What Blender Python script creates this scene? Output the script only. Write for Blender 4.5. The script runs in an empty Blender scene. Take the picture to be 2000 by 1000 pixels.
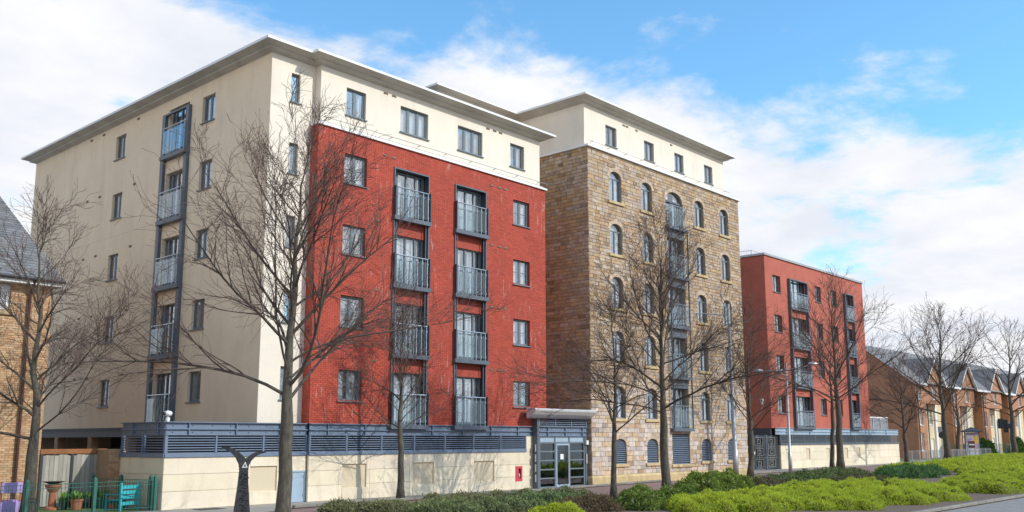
import bpy, math, random
import numpy as np
from mathutils import Vector, Matrix

random.seed(7)
RNG = np.random.default_rng(7)
SC = bpy.context.scene
COL = SC.collection
R = math.radians

# ------------------------------------------------------------------ camera
cam_d = bpy.data.cameras.new('camera')
cam = bpy.data.objects.new('camera', cam_d)
COL.objects.link(cam)
cam_d.sensor_width = 36.0
cam_d.sensor_fit = 'HORIZONTAL'
cam_d.lens = 1844.59 / 2000 * 36.0
cam_d.shift_x = -(1013.444 - 1000) / 2000
cam_d.shift_y = (554.733 - 500) / 2000
cam_d.clip_end = 6000
_yaw, _pit, _rol = 0.839806, 0.163189, -0.002213
_f = Vector((math.sin(_yaw) * math.cos(_pit), math.cos(_yaw) * math.cos(_pit), math.sin(_pit)))
_r = Vector((math.cos(_yaw), -math.sin(_yaw), 0))
_u = _r.cross(_f)
_r2 = _r * math.cos(_rol) + _u * math.sin(_rol)
_u2 = _u * math.cos(_rol) - _r * math.sin(_rol)
cam.matrix_world = Matrix(((_r2.x, _u2.x, -_f.x, 0), (_r2.y, _u2.y, -_f.y, 0), (_r2.z, _u2.z, -_f.z, 2.2), (0, 0, 0, 1)))
SC.camera = cam

# ------------------------------------------------------------------ world, sun, exposure
SUN_TO = Vector((0.42, -1.0, 0.78)).normalized()
world = bpy.data.worlds.new('World')
SC.world = world
world.use_nodes = True
wn, wl = world.node_tree.nodes, world.node_tree.links
wn.clear()


def WN(t, **k):
    n = wn.new(t)
    for a, b in k.items():
        setattr(n, a, b)
    return n


def wmath(op, a, b=None, c=None, clamp=False):
    n = WN('ShaderNodeMath', operation=op, use_clamp=clamp)
    for i, v in enumerate((a, b, c)):
        if v is None:
            continue
        if isinstance(v, (int, float)):
            n.inputs[i].default_value = v
        else:
            wl.new(v, n.inputs[i])
    return n.outputs[0]


w_out = WN('ShaderNodeOutputWorld')
w_bg = WN('ShaderNodeBackground')
w_bg.inputs['Strength'].default_value = 0.1
wl.new(w_bg.outputs[0], w_out.inputs[0])
w_sky = WN('ShaderNodeTexSky', sky_type='NISHITA', sun_disc=False)
w_sky.sun_elevation = math.asin(SUN_TO.z)
w_sky.sun_rotation = math.atan2(SUN_TO.x, SUN_TO.y)
w_sky.air_density = 1.0
w_sky.dust_density = 0.6
w_sky.ozone_density = 1.6
w_tc = WN('ShaderNodeTexCoord')
w_sep = WN('ShaderNodeSeparateXYZ')
wl.new(w_tc.outputs['Generated'], w_sep.inputs[0])
zc = wmath('ADD', wmath('MAXIMUM', w_sep.outputs['Z'], 0.0), 0.16)
px = wmath('DIVIDE', w_sep.outputs['X'], zc)
py = wmath('DIVIDE', w_sep.outputs['Y'], zc)
w_cmb = WN('ShaderNodeCombineXYZ')
wl.new(px, w_cmb.inputs[0])
wl.new(py, w_cmb.inputs[1])


def wnoise(scale, detail, rough, off, dist=0.0):
    m = WN('ShaderNodeMapping')
    m.inputs['Location'].default_value = off
    wl.new(w_cmb.outputs[0], m.inputs[0])
    n = WN('ShaderNodeTexNoise')
    n.inputs['Scale'].default_value = scale
    n.inputs['Detail'].default_value = detail
    n.inputs['Roughness'].default_value = rough
    n.inputs['Distortion'].default_value = dist
    wl.new(m.outputs[0], n.inputs['Vector'])
    return n.outputs['Fac']


n_big = wnoise(0.75, 2.0, 0.5, (3.1, 1.7, 0.0))
n_det = wnoise(2.3, 12.0, 0.60, (0.4, 5.2, 2.0), 0.15)
# clearer air towards the upper right of the street, cloud towards the horizon
bx_ = wmath('ADD', wmath('MULTIPLY', w_sep.outputs['X'], 0.42), wmath('MULTIPLY', wmath('ABSOLUTE', w_sep.outputs['Y']), -0.24))
clear = wmath('ADD', wmath('MULTIPLY', w_sep.outputs['Z'], 2.0), bx_)
clear = wmath('MINIMUM', wmath('MAXIMUM', wmath('SUBTRACT', clear, 0.765), 0.0), 0.32)
cov = wmath('ADD', wmath('MULTIPLY', n_big, 0.55), wmath('MULTIPLY', n_det, 0.75))
cov = wmath('SUBTRACT', cov, wmath('MULTIPLY', clear, 0.82))
cov = wmath('ADD', cov, wmath('MULTIPLY', wmath('MAXIMUM', wmath('SUBTRACT', 0.24, w_sep.outputs['Z']), 0.0), 0.9))
w_mr = WN('ShaderNodeMapRange', interpolation_type='SMOOTHSTEP')
w_mr.inputs['From Min'].default_value = 0.49
w_mr.inputs['From Max'].default_value = 0.635
wl.new(cov, w_mr.inputs['Value'])
n_sh = wnoise(2.6, 8.0, 0.58, (7.7, 2.2, 0.0))
w_cr = WN('ShaderNodeMix', data_type='RGBA')
w_cr.inputs[6].default_value = (7.1, 7.45, 8.2, 1)
w_cr.inputs[7].default_value = (8.75, 8.8, 9.0, 1)
w_mr2 = WN('ShaderNodeMapRange')
w_mr2.inputs['From Min'].default_value = 0.35
w_mr2.inputs['From Max'].default_value = 0.62
wl.new(n_sh, w_mr2.inputs['Value'])
wl.new(w_mr2.outputs[0], w_cr.inputs[0])
w_tint = WN('ShaderNodeMix', data_type='RGBA', blend_type='MULTIPLY')
w_tint.inputs[0].default_value = 1.0
wl.new(w_sky.outputs[0], w_tint.inputs[6])
w_tint.inputs[7].default_value = (1.42, 2.2, 2.4, 1)
w_mix = WN('ShaderNodeMix', data_type='RGBA')
wl.new(w_mr.outputs[0], w_mix.inputs[0])
wl.new(w_tint.outputs[2], w_mix.inputs[6])
wl.new(w_cr.outputs[2], w_mix.inputs[7])
wl.new(w_mix.outputs[2], w_bg.inputs['Color'])

sun_d = bpy.data.lights.new('sun', 'SUN')
sun_d.energy = 2.85
sun_d.angle = R(0.5)
sun_d.color = (1.0, 0.955, 0.88)
sun = bpy.data.objects.new('sun', sun_d)
COL.objects.link(sun)
sun.rotation_euler = (-SUN_TO).to_track_quat('-Z', 'Y').to_euler()
sun.location = (0, 0, 60)

vs = SC.view_settings
vs.view_transform = 'Standard'
vs.look = 'None'
vs.exposure = 0.2
vs.gamma = 1.0
vs.use_curve_mapping = False
SC.render.engine = 'CYCLES'
SC.cycles.max_bounces = 6
SC.cycles.transparent_max_bounces = 10
SC.cycles.caustics_reflective = False
SC.cycles.caustics_refractive = False

# ------------------------------------------------------------------ materials
M = {}


def mat(name, base, rough=0.8, metal=0.0, var=0.0, vscale=3.0, bump=0.0, bscale=30.0, src=None,
        spec=0.5, stretch=None, streak=None, streak_col=(0.8, 0.75, 0.72), streak_scale=(3, 3, 0.5),
        dirt=0.0, dirt_col=(0.1, 0.08, 0.06), dirt_scale=(1.5, 1.5, 0.35), mottle=0.0, fine=0.0):
    m = bpy.data.materials.new(name)
    m.use_nodes = True
    nt = m.node_tree
    N, L = nt.nodes, nt.links
    b = N['Principled BSDF']
    b.inputs['Roughness'].default_value = rough
    b.inputs['Metallic'].default_value = metal
    b.inputs['Specular IOR Level'].default_value = spec
    tc = N.new('ShaderNodeTexCoord')
    geo = N.new('ShaderNodeNewGeometry')

    def noise(scale, detail=5, rough_=0.6, vec=None, st=None):
        n = N.new('ShaderNodeTexNoise')
        n.inputs['Scale'].default_value = scale
        n.inputs['Detail'].default_value = detail
        n.inputs['Roughness'].default_value = rough_
        v = vec or geo.outputs['Position']
        if st:
            mp = N.new('ShaderNodeMapping')
            mp.inputs['Scale'].default_value = st
            L.new(v, mp.inputs[0])
            v = mp.outputs[0]
        L.new(v, n.inputs['Vector'])
        return n.outputs['Fac']

    def mr(v, a, b_, c, d):
        n = N.new('ShaderNodeMapRange')
        n.inputs[1].default_value, n.inputs[2].default_value = a, b_
        n.inputs[3].default_value, n.inputs[4].default_value = c, d
        L.new(v, n.inputs[0])
        return n.outputs[0]

    def mixc(f, a, b_, blend='MIX'):
        n = N.new('ShaderNodeMix')
        n.data_type = 'RGBA'
        n.blend_type = blend
        for i, v in ((0, f), (6, a), (7, b_)):
            if isinstance(v, (int, float)):
                n.inputs[i].default_value = v
            elif isinstance(v, tuple):
                n.inputs[i].default_value = (*v[:3], 1)
            else:
                L.new(v, n.inputs[i])
        return n.outputs[2]

    if src == 'attr':
        a = N.new('ShaderNodeAttribute')
        a.attribute_name = 'Col'
        c = mixc(1.0, (*base,), a.outputs['Color'], 'MULTIPLY')
    elif src == 'object':
        a = N.new('ShaderNodeObjectInfo')
        c = mixc(1.0, (*base,), a.outputs['Color'], 'MULTIPLY')
    else:
        rgb = N.new('ShaderNodeRGB')
        rgb.outputs[0].default_value = (*base, 1)
        c = rgb.outputs[0]

    def scaled(c, f):
        n = N.new('ShaderNodeVectorMath')
        n.operation = 'SCALE'
        L.new(c, n.inputs[0])
        L.new(f, n.inputs['Scale'])
        return n.outputs[0]

    if var:
        c = scaled(c, mr(noise(vscale, 6, 0.62, st=stretch), 0.3, 0.7, 1 - var, 1 + var))
    if fine:
        c = scaled(c, mr(noise(vscale * 14, 3, 0.6), 0.3, 0.7, 1 - fine, 1 + fine))
    if mottle:
        c = scaled(c, mr(noise(0.35, 4, 0.6), 0.3, 0.7, 1 - mottle, 1 + mottle))
    if dirt:
        f = mr(noise(1.0, 6, 0.65, st=dirt_scale), 0.5, 0.75, 0.0, dirt)
        c = mixc(f, c, dirt_col)
    if streak:
        f1 = noise(1.0, 6, 0.7, st=streak_scale)
        f2 = noise(0.5, 3, 0.6)
        mu = N.new('ShaderNodeMath')
        mu.operation = 'MULTIPLY'
        L.new(mr(f1, streak[0], streak[1], 0, 1), mu.inputs[0])
        L.new(mr(f2, 0.42, 0.62, 0, streak[2]), mu.inputs[1])
        c = mixc(mu.outputs[0], c, streak_col)
    L.new(c, b.inputs['Base Color'])
    if bump:
        bm = N.new('ShaderNodeBump')
        bm.inputs['Strength'].default_value = bump
        bm.inputs['Distance'].default_value = 0.02
        L.new(noise(bscale, 6, 0.65), bm.inputs['Height'])
        L.new(bm.outputs[0], b.inputs['Normal'])
    M[name] = m
    return m


mat('cream_render', (0.79, 0.715, 0.60), 0.9, var=0.05, vscale=0.7, bump=0.12, bscale=60, dirt=0.30, dirt_col=(0.50, 0.43, 0.34), dirt_scale=(1.1, 1.1, 0.22), fine=0.02)
mat('side_render', (0.87, 0.70, 0.495), 0.92, var=0.06, vscale=0.6, bump=0.12, bscale=60, dirt=0.34, dirt_col=(0.46, 0.37, 0.28), dirt_scale=(0.9, 0.9, 0.18), fine=0.02)  # cream render with warmer fill light put into the colour for the shaded side
mat('red_brick', (0.445, 0.074, 0.044), 0.85, src='attr', var=0.09, vscale=1.3, bump=0.12, bscale=45, streak=(0.575, 0.68, 0.6), streak_col=(0.72, 0.55, 0.5), streak_scale=(9.0, 9.0, 1.4), mottle=0.06)
mat('red_mortar', (0.38, 0.075, 0.05), 0.95, var=0.1, vscale=4)
mat('red_wall_far', (0.44, 0.118, 0.078), 0.88, var=0.10, vscale=1.1, mottle=0.07, fine=0.06, bump=0.2, bscale=30)
mat('stone', (1.0, 0.98, 1.16), 0.9, src='attr', var=0.2, vscale=4.5, bump=0.5, bscale=22, fine=0.08)
mat('stone_single', (1.0, 0.98, 1.16), 0.9, src='object', var=0.2, vscale=4.5, bump=0.5, bscale=22, fine=0.08)
mat('stone_mortar', (0.40, 0.325, 0.22), 0.95, var=0.15, vscale=5)
mat('dressed_stone', (0.56, 0.42, 0.225), 0.9, var=0.16, vscale=3, bump=0.25, bscale=30, dirt=0.5, dirt_col=(0.2, 0.17, 0.08), dirt_scale=(2, 2, 1.2))
mat('plinth_block', (0.79, 0.69, 0.525), 0.9, src='object', var=0.06, vscale=1.2, bump=0.1, bscale=50, dirt=0.42, dirt_col=(0.44, 0.36, 0.26), dirt_scale=(2.6, 2.6, 0.55), fine=0.03)
mat('plinth_core', (0.64, 0.54, 0.385), 0.95)
mat('blue_steel', (0.105, 0.13, 0.16), 0.45, var=0.08, vscale=2.5, dirt=0.3, dirt_col=(0.08, 0.08, 0.085), dirt_scale=(3, 3, 0.6))
mat('louvre_steel', (0.155, 0.205, 0.285), 0.45, var=0.08, vscale=2.5, dirt=0.3, dirt_col=(0.10, 0.11, 0.12), dirt_scale=(3, 3, 0.6))
mat('dark_steel', (0.040, 0.046, 0.058), 0.5, var=0.1, vscale=2.5)
mat('grey_frame', (0.15, 0.185, 0.21), 0.45, var=0.05, vscale=3)
mat('pale_door', (0.34, 0.44, 0.54), 0.5, var=0.05, vscale=2, dirt=0.3, dirt_col=(0.25, 0.28, 0.3))
mat('soffit', (0.50, 0.46, 0.39), 0.55, var=0.14, vscale=0.9, dirt=0.35, dirt_col=(0.22, 0.20, 0.16), dirt_scale=(1.2, 1.2, 1.2), metal=0.0)
mat('white_metal', (0.80, 0.80, 0.79), 0.4, var=0.04, vscale=2)
mat('steel_bright', (0.62, 0.62, 0.62), 0.28, metal=0.9, var=0.08, vscale=2)
mat('canopy_metal', (0.66, 0.66, 0.66), 0.35, metal=0.1, var=0.08, vscale=2)
mat('galvanised', (0.42, 0.43, 0.44), 0.45, metal=0.5, var=0.12, vscale=3)
mat('roof_grey', (0.22, 0.22, 0.22), 0.9, var=0.1)
mat('room_dark', (0.055, 0.053, 0.05), 0.95, var=0.3, vscale=1.0)  # shade of room interiors and gaps put into a near black colour
mat('curtain_white', (0.86, 0.86, 0.86), 0.95, var=0.06, vscale=3)
mat('curtain_cream', (0.62, 0.52, 0.36), 0.95, var=0.06, vscale=3)
mat('curtain_teal', (0.03, 0.42, 0.33), 0.95, var=0.06, vscale=3)
mat('orange_brick', (0.53, 0.335, 0.19), 0.88, src='attr', var=0.12, vscale=1.4, bump=0.25, bscale=40, fine=0.05)
mat('orange_mortar', (0.36, 0.24, 0.15), 0.95, var=0.1, vscale=4)
mat('brown_brick_far', (0.42, 0.21, 0.12), 0.9, var=0.14, vscale=1.0, fine=0.07, mottle=0.06)
mat('cream_far', (0.68, 0.56, 0.36), 0.9, var=0.06, vscale=1.0)
mat('slate', (0.205, 0.20, 0.195), 0.75, src='attr', var=0.16, vscale=2.2, fine=0.06)
mat('slate_far', (0.215, 0.20, 0.19), 0.75, var=0.16, vscale=1.6, fine=0.12)
mat('white_paint', (0.80, 0.80, 0.79), 0.5, var=0.03)
mat('brown_pipe', (0.075, 0.028, 0.022), 0.5)
mat('asphalt', (0.26, 0.24, 0.22), 0.92, var=0.14, vscale=1.6, fine=0.16, bump=0.3, bscale=90)
mat('pavement', (0.33, 0.30, 0.265), 0.92, var=0.12, vscale=0.9, fine=0.06, bump=0.2, bscale=50, dirt=0.3, dirt_col=(0.18, 0.16, 0.13), dirt_scale=(1, 1, 1))
mat('red_paving', (0.25, 0.155, 0.135), 0.92, var=0.12, vscale=1.3, fine=0.08)
mat('kerb', (0.24, 0.215, 0.185), 0.9, src='object', var=0.12, vscale=2.5, fine=0.06)
mat('soil', (0.15, 0.105, 0.072), 0.97, var=0.3, vscale=5, fine=0.2, bump=0.6, bscale=20)
mat('grass', (0.09, 0.145, 0.035), 0.95, var=0.35, vscale=3, fine=0.2, bump=0.6, bscale=60)
mat('bark', (0.098, 0.083, 0.064), 0.92, var=0.55, vscale=5, bump=0.8, bscale=26, stretch=(3, 3, 0.8), dirt=0.55, dirt_col=(0.085, 0.095, 0.04), dirt_scale=(2.0, 2.0, 0.9), fine=0.15)
mat('branch', (0.088, 0.066, 0.051), 0.9, var=0.3, vscale=3, dirt=0.3, dirt_col=(0.12, 0.12, 0.06), dirt_scale=(1.5, 1.5, 1.5))
mat('twig', (0.115, 0.071, 0.056), 0.9, var=0.25, vscale=2)
mat('timber_grey', (0.40, 0.375, 0.33), 0.93, src='object', var=0.16, vscale=2.2, stretch=(6, 6, 0.6), dirt=0.4, dirt_col=(0.16, 0.17, 0.08), dirt_scale=(2, 2, 0.8))
mat('timber_brown', (0.30, 0.12, 0.045), 0.8, var=0.2, vscale=3)
mat('green_paint', (0.030, 0.135, 0.105), 0.4, var=0.06)
mat('turquoise_paint', (0.04, 0.44, 0.50), 0.55, src='object', var=0.08, vscale=4)
mat('lilac_paint', (0.46, 0.32, 0.66), 0.6, var=0.06)
mat('terracotta', (0.42, 0.145, 0.075), 0.85, var=0.15, vscale=5)
mat('dark_plastic', (0.035, 0.04, 0.045), 0.55)
mat('vent_brown', (0.20, 0.15, 0.11), 0.8)
mat('cast_iron', (0.036, 0.038, 0.042), 0.5, var=0.5, vscale=9, bump=0.6, bscale=20)
mat('sign_red', (0.62, 0.05, 0.075), 0.5, var=0.05)
mat('leaf_garden', (0.10, 0.20, 0.045), 0.8, src='attr')
mat('paper', (0.82, 0.83, 0.84), 0.8)


def leaf_mat(name, base, trans=0.25):
    m = mat(name, base, 0.75, src='attr', spec=0.25)
    nt = m.node_tree
    b = nt.nodes['Principled BSDF']
    out = [n for n in nt.nodes if n.type == 'OUTPUT_MATERIAL'][0]
    tr = nt.nodes.new('ShaderNodeBsdfTranslucent')
    mx = nt.nodes.new('ShaderNodeMixShader')
    mx.inputs[0].default_value = trans
    nt.links.new(b.inputs['Base Color'].links[0].from_socket, tr.inputs[0])
    nt.links.new(b.outputs[0], mx.inputs[1])
    nt.links.new(tr.outputs[0], mx.inputs[2])
    nt.links.new(mx.outputs[0], out.inputs[0])


leaf_mat('lime_leaf', (0.50, 0.58, 0.06))
leaf_mat('green_leaf', (0.19, 0.265, 0.055))
leaf_mat('olive_leaf', (0.24, 0.245, 0.115))
leaf_mat('juniper_leaf', (0.145, 0.205, 0.075))
leaf_mat('rust_leaf', (0.20, 0.145, 0.08))
leaf_mat('hedge_leaf', (0.06, 0.13, 0.025))


def glass_mat(name, tint, refl, rough=0.02):
    m = bpy.data.materials.new(name)
    m.use_nodes = True
    N, L = m.node_tree.nodes, m.node_tree.links
    N.remove(N['Principled BSDF'])
    out = [n for n in N if n.type == 'OUTPUT_MATERIAL'][0]
    t = N.new('ShaderNodeBsdfTransparent')
    t.inputs[0].default_value = (*tint, 1)
    g = N.new('ShaderNodeBsdfGlossy')
    g.inputs['Color'].default_value = (0.88, 0.94, 1.0, 1)
    g.inputs['Roughness'].default_value = rough
    lw = N.new('ShaderNodeLayerWeight')
    lw.inputs[0].default_value = 0.5
    pw = N.new('ShaderNodeMath')
    pw.operation = 'POWER'
    L.new(lw.outputs['Facing'], pw.inputs[0])
    pw.inputs[1].default_value = 4.0
    mr = N.new('ShaderNodeMapRange')
    mr.inputs[1].default_value, mr.inputs[2].default_value = 0.0, 1.0
    mr.inputs[3].default_value, mr.inputs[4].default_value = refl, 1.0
    L.new(pw.outputs[0], mr.inputs[0])
    # slightly uneven panes bend their reflections
    geo = N.new('ShaderNodeNewGeometry')
    nz = N.new('ShaderNodeTexNoise')
    nz.inputs['Scale'].default_value = 0.9
    L.new(geo.outputs['Position'], nz.inputs['Vector'])
    bm = N.new('ShaderNodeBump')
    bm.inputs['Strength'].default_value = 0.25
    bm.inputs['Distance'].default_value = 0.05
    L.new(nz.outputs['Fac'], bm.inputs['Height'])
    L.new(bm.outputs[0], g.inputs['Normal'])
    mx = N.new('ShaderNodeMixShader')
    L.new(mr.outputs[0], mx.inputs[0])
    L.new(t.outputs[0], mx.inputs[1])
    L.new(g.outputs[0], mx.inputs[2])
    L.new(mx.outputs[0], out.inputs[0])
    M[name] = m


glass_mat('window_glass', (0.97, 0.985, 0.995), 0.27)
glass_mat('dark_glass', (0.62, 0.67, 0.69), 0.17)
glass_mat('balcony_glass', (0.95, 0.99, 0.992), 0.05, 0.06)


# ------------------------------------------------------------------ mesh helpers
class MB:
    """collects faces for one mesh (local coordinates)"""

    def __init__(s):
        s.v, s.f, s.c, s.mi = [], [], [], []

    def face(s, pts, col=(1, 1, 1), mi=0):
        n = len(s.v)
        s.v.extend([tuple(p) for p in pts])
        s.c.extend([col] * len(pts))
        s.f.append(tuple(range(n, n + len(pts))))
        s.mi.append(mi)

    def box(s, a0, a1, b0, b1, c0, c1, col=(1, 1, 1), mi=0, skip=''):
        n = len(s.v)
        s.v.extend([(a0, b0, c0), (a1, b0, c0), (a1, b1, c0), (a0, b1, c0), (a0, b0, c1), (a1, b0, c1), (a1, b1, c1), (a0, b1, c1)])
        s.c.extend([col] * 8)
        for k, q in (('b', (3, 2, 1, 0)), ('t', (4, 5, 6, 7)), ('f', (0, 1, 5, 4)), ('r', (1, 2, 6, 5)), ('k', (2, 3, 7, 6)), ('l', (3, 0, 4, 7))):
            if k not in skip:
                s.f.append(tuple(n + i for i in q))
                s.mi.append(mi)

    def cbox(s, a0, a1, b0, b1, c0, c1, ch=0.015, col=(1, 1, 1)):
        """block with a chamfered front face (front is -b)"""
        n = len(s.v)
        s.v.extend([(a0, b1, c0), (a1, b1, c0), (a1, b1, c1), (a0, b1, c1),
                    (a0, b0 + ch, c0), (a1, b0 + ch, c0), (a1, b0 + ch, c1), (a0, b0 + ch, c1),
                    (a0 + ch, b0, c0 + ch), (a1 - ch, b0, c0 + ch), (a1 - ch, b0, c1 - ch), (a0 + ch, b0, c1 - ch)])
        s.c.extend([col] * 12)
        for i in range(4):
            j = (i + 1) % 4
            s.f.append((n + i, n + j, n + 4 + j, n + 4 + i))
            s.f.append((n + 4 + i, n + 4 + j, n + 8 + j, n + 8 + i))
            s.mi.extend([0, 0])
        s.f.append((n + 8, n + 9, n + 10, n + 11))
        s.mi.append(0)

    def tube(s, pts, rad, k=6, col=(1, 1, 1), cap=True, mi=0):
        pts = [Vector(p) for p in pts]
        if not hasattr(rad, '__len__'):
            rad = [rad] * len(pts)
        t0 = (pts[1] - pts[0]).normalized()
        ref = Vector((0, 0, 1)) if abs(t0.z) < 0.9 else Vector((1, 0, 0))
        a = t0.cross(ref).normalized()
        n0 = len(s.v)
        for i, p in enumerate(pts):
            if i == 0:
                t = t0
            elif i == len(pts) - 1:
                t = (pts[i] - pts[i - 1]).normalized()
            else:
                t = (pts[i + 1] - pts[i - 1]).normalized()
            a = (a - t * a.dot(t))
            if a.length < 1e-6:
                a = t.orthogonal()
            a.normalize()
            b = t.cross(a)
            for j in range(k):
                an = 2 * math.pi * j / k
                q = p + (a * math.cos(an) + b * math.sin(an)) * rad[i]
                s.v.append((q.x, q.y, q.z))
                s.c.append(col)
        for i in range(len(pts) - 1):
            for j in range(k):
                j2 = (j + 1) % k
                s.f.append((n0 + i * k + j, n0 + i * k + j2, n0 + (i + 1) * k + j2, n0 + (i + 1) * k + j))
                s.mi.append(mi)
        if cap:
            s.f.append(tuple(n0 + j for j in range(k - 1, -1, -1)))
            e = n0 + (len(pts) - 1) * k
            s.f.append(tuple(e + j for j in range(k)))
            s.mi.extend([mi, mi])

    def lathe(s, prof, k=14, col=(1, 1, 1), cx=0, cy=0, cz=0):
        n0 = len(s.v)
        for r_, z_ in prof:
            for j in range(k):
                an = 2 * math.pi * j / k
                s.v.append((cx + r_ * math.cos(an), cy + r_ * math.sin(an), cz + z_))
                s.c.append(col)
        for i in range(len(prof) - 1):
            for j in range(k):
                j2 = (j + 1) % k
                s.f.append((n0 + i * k + j, n0 + i * k + j2, n0 + (i + 1) * k + j2, n0 + (i + 1) * k + j))
                s.mi.append(0)

    def mesh(s, name, mats, smooth=False, attr=False):
        me = bpy.data.meshes.new(name)
        me.from_pydata(s.v, [], s.f)
        for m_ in (mats if isinstance(mats, (list, tuple)) else [mats]):
            me.materials.append(M[m_])
        if isinstance(mats, (list, tuple)) and len(mats) > 1:
            me.polygons.foreach_set('material_index', np.array(s.mi, dtype=np.int32))
        if attr:
            ca = me.color_attributes.new('Col', 'FLOAT_COLOR', 'POINT')
            arr = np.ones((len(s.v), 4), dtype=np.float32)
            arr[:, :3] = np.array(s.c, dtype=np.float32)
            ca.data.foreach_set('color', arr.ravel())
        if smooth:
            me.polygons.foreach_set('use_smooth', np.ones(len(me.polygons), dtype=bool))
        me.update()
        return me


def link(name, me, parent=None, loc=(0, 0, 0), rz=0.0, kind=None):
    o = bpy.data.objects.new(name, me)
    COL.objects.link(o)
    o.location = loc
    if rz:
        o.rotation_euler = (0, 0, rz)
    if parent is not None:
        o.parent = parent
    if kind:
        o['kind'] = kind
    return o


def tag(o, label, cat, group=None):
    o['label'] = label
    o['category'] = cat
    if group:
        o['group'] = group
    return o


def thing(name, label, cat, loc=(0, 0, 0), rz=0.0, group=None):
    return tag(link(name, None, None, loc, rz), label, cat, group)


def structure(name, me, loc=(0, 0, 0)):
    return link(name, me, None, loc, 0, 'structure')


class Face:
    """a facade: local u to the right as seen from outside, w inwards, z up"""

    def __init__(s, root, x, y, rz=0.0):
        s.root, s.o, s.rz = root, Vector((x, y, 0)), rz

    def at(s, u=0, w=0, z=0):
        c, n = math.cos(s.rz), math.sin(s.rz)
        p = s.o + Vector((u * c - w * n, u * n + w * c, z))
        return p - Vector(s.root.location)

    def put(s, name, me, u=0, w=0, z=0, kind=None):
        return link(name, me, s.root, s.at(u, w, z), s.rz, kind)


SIDE = -math.pi / 2      # facade that faces -X: u runs towards -Y, w towards +X


def grid_wall(mb, u0, u1, z0, z1, holes, depth, w=0.0, mi=0):
    us = sorted({u0, u1, *[h[0] for h in holes], *[h[1] for h in holes]})
    zs = sorted({z0, z1, *[h[2] for h in holes], *[h[3] for h in holes]})
    us = [x for x in us if u0 <= x <= u1]
    zs = [x for x in zs if z0 <= x <= z1]
    for i in range(len(us) - 1):
        for j in range(len(zs) - 1):
            cu, cz = (us[i] + us[i + 1]) / 2, (zs[j] + zs[j + 1]) / 2
            if any(h[0] < cu < h[1] and h[2] < cz < h[3] for h in holes):
                continue
            mb.face([(us[i], w, zs[j]), (us[i + 1], w, zs[j]), (us[i + 1], w, zs[j + 1]), (us[i], w, zs[j + 1])], mi=mi)
    for a, b, c, d in [h[:4] for h in holes]:
        e = w + depth
        mb.face([(a, w, c), (a, w, d), (a, e, d), (a, e, c)], mi=mi)
        mb.face([(b, w, c), (b, e, c), (b, e, d), (b, w, d)], mi=mi)
        mb.face([(a, w, d), (b, w, d), (b, e, d), (a, e, d)], mi=mi)
        mb.face([(a, w, c), (a, e, c), (b, e, c), (b, w, c)], mi=mi)


CACHE = {}


def cached(key, fn):
    if key not in CACHE:
        CACHE[key] = fn()
    return CACHE[key]


# ------------------------------------------------------------------ windows
def win_frame_mesh(W, H, n, transom, fm='grey_frame'):
    mb = MB()
    t, d = 0.055, 0.07
    mb.box(0, t, 0, d, 0, H)
    mb.box(W - t, W, 0, d, 0, H)
    mb.box(t, W - t, 0, d, 0, t)
    mb.box(t, W - t, 0, d, H - t, H)
    for i in range(1, n):
        x = W * i / n
        mb.box(x - 0.045, x + 0.045, 0.005, d, t, H - t)
    # opening sashes
    for i in range(n):
        a = t if i == 0 else W * i / n + 0.045
        b = W - t if i == n - 1 else W * (i + 1) / n - 0.045
        s_ = 0.035
        mb.box(a, a + s_, 0.012, d, t, H - t)
        mb.box(b - s_, b, 0.012, d, t, H - t)
        mb.box(a + s_, b - s_, 0.012, d, t, t + s_)
        mb.box(a + s_, b - s_, 0.012, d, H - t - s_, H - t)
        if transom:
            mb.box(a + s_, b - s_, 0.02, d, H * 0.5 - 0.015, H * 0.5 + 0.015)
    return mb.mesh('window_frame', fm)


def pane_mesh(W, H, m='window_glass'):
    mb = MB()
    mb.box(0, W, 0, 0.012, 0, H)
    return mb.mesh('pane', m)


def curtain_mesh(W, H, m, folds, seed):
    mb = MB()
    rr = random.Random(seed)
    n = max(6, int(W / 0.045))
    ph = rr.random() * 6
    pts = [(W * i / n, 0.02 * math.sin(folds * 6.28 * i / n + ph) + 0.012 * math.sin(17 * i / n + ph)) for i in range(n + 1)]
    v0 = len(mb.v)
    for u, w in pts:
        mb.v.extend([(u, w, 0), (u, w * 0.7, H)])
        mb.c.extend([(1, 1, 1)] * 2)
    for i in range(n):
        mb.f.append((v0 + 2 * i, v0 + 2 * i + 2, v0 + 2 * i + 3, v0 + 2 * i + 1))
        mb.mi.append(0)
    return mb.mesh('curtain', m, smooth=True)


def sill_mesh(W, m, proj=0.07, th=0.05, ov=0.05, d=0.12):
    mb = MB()
    mb.face([(-ov, -proj, -th), (W + ov, -proj, -th), (W + ov, -proj, -0.012), (-ov, -proj, -0.012)])
    mb.face([(-ov, -proj, -0.012), (W + ov, -proj, -0.012), (W + ov, d, 0.0), (-ov, d, 0.0)])
    mb.face([(-ov, -proj, -th), (-ov, d, -th), (W + ov, d, -th), (W + ov, -proj, -th)])
    mb.face([(-ov, -proj, -th), (-ov, -proj, -0.012), (-ov, d, 0), (-ov, d, -th)])
    mb.face([(W + ov, -proj, -th), (W + ov, d, -th), (W + ov, d, 0), (W + ov, -proj, -0.012)])
    return mb.mesh('sill', m)


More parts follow.
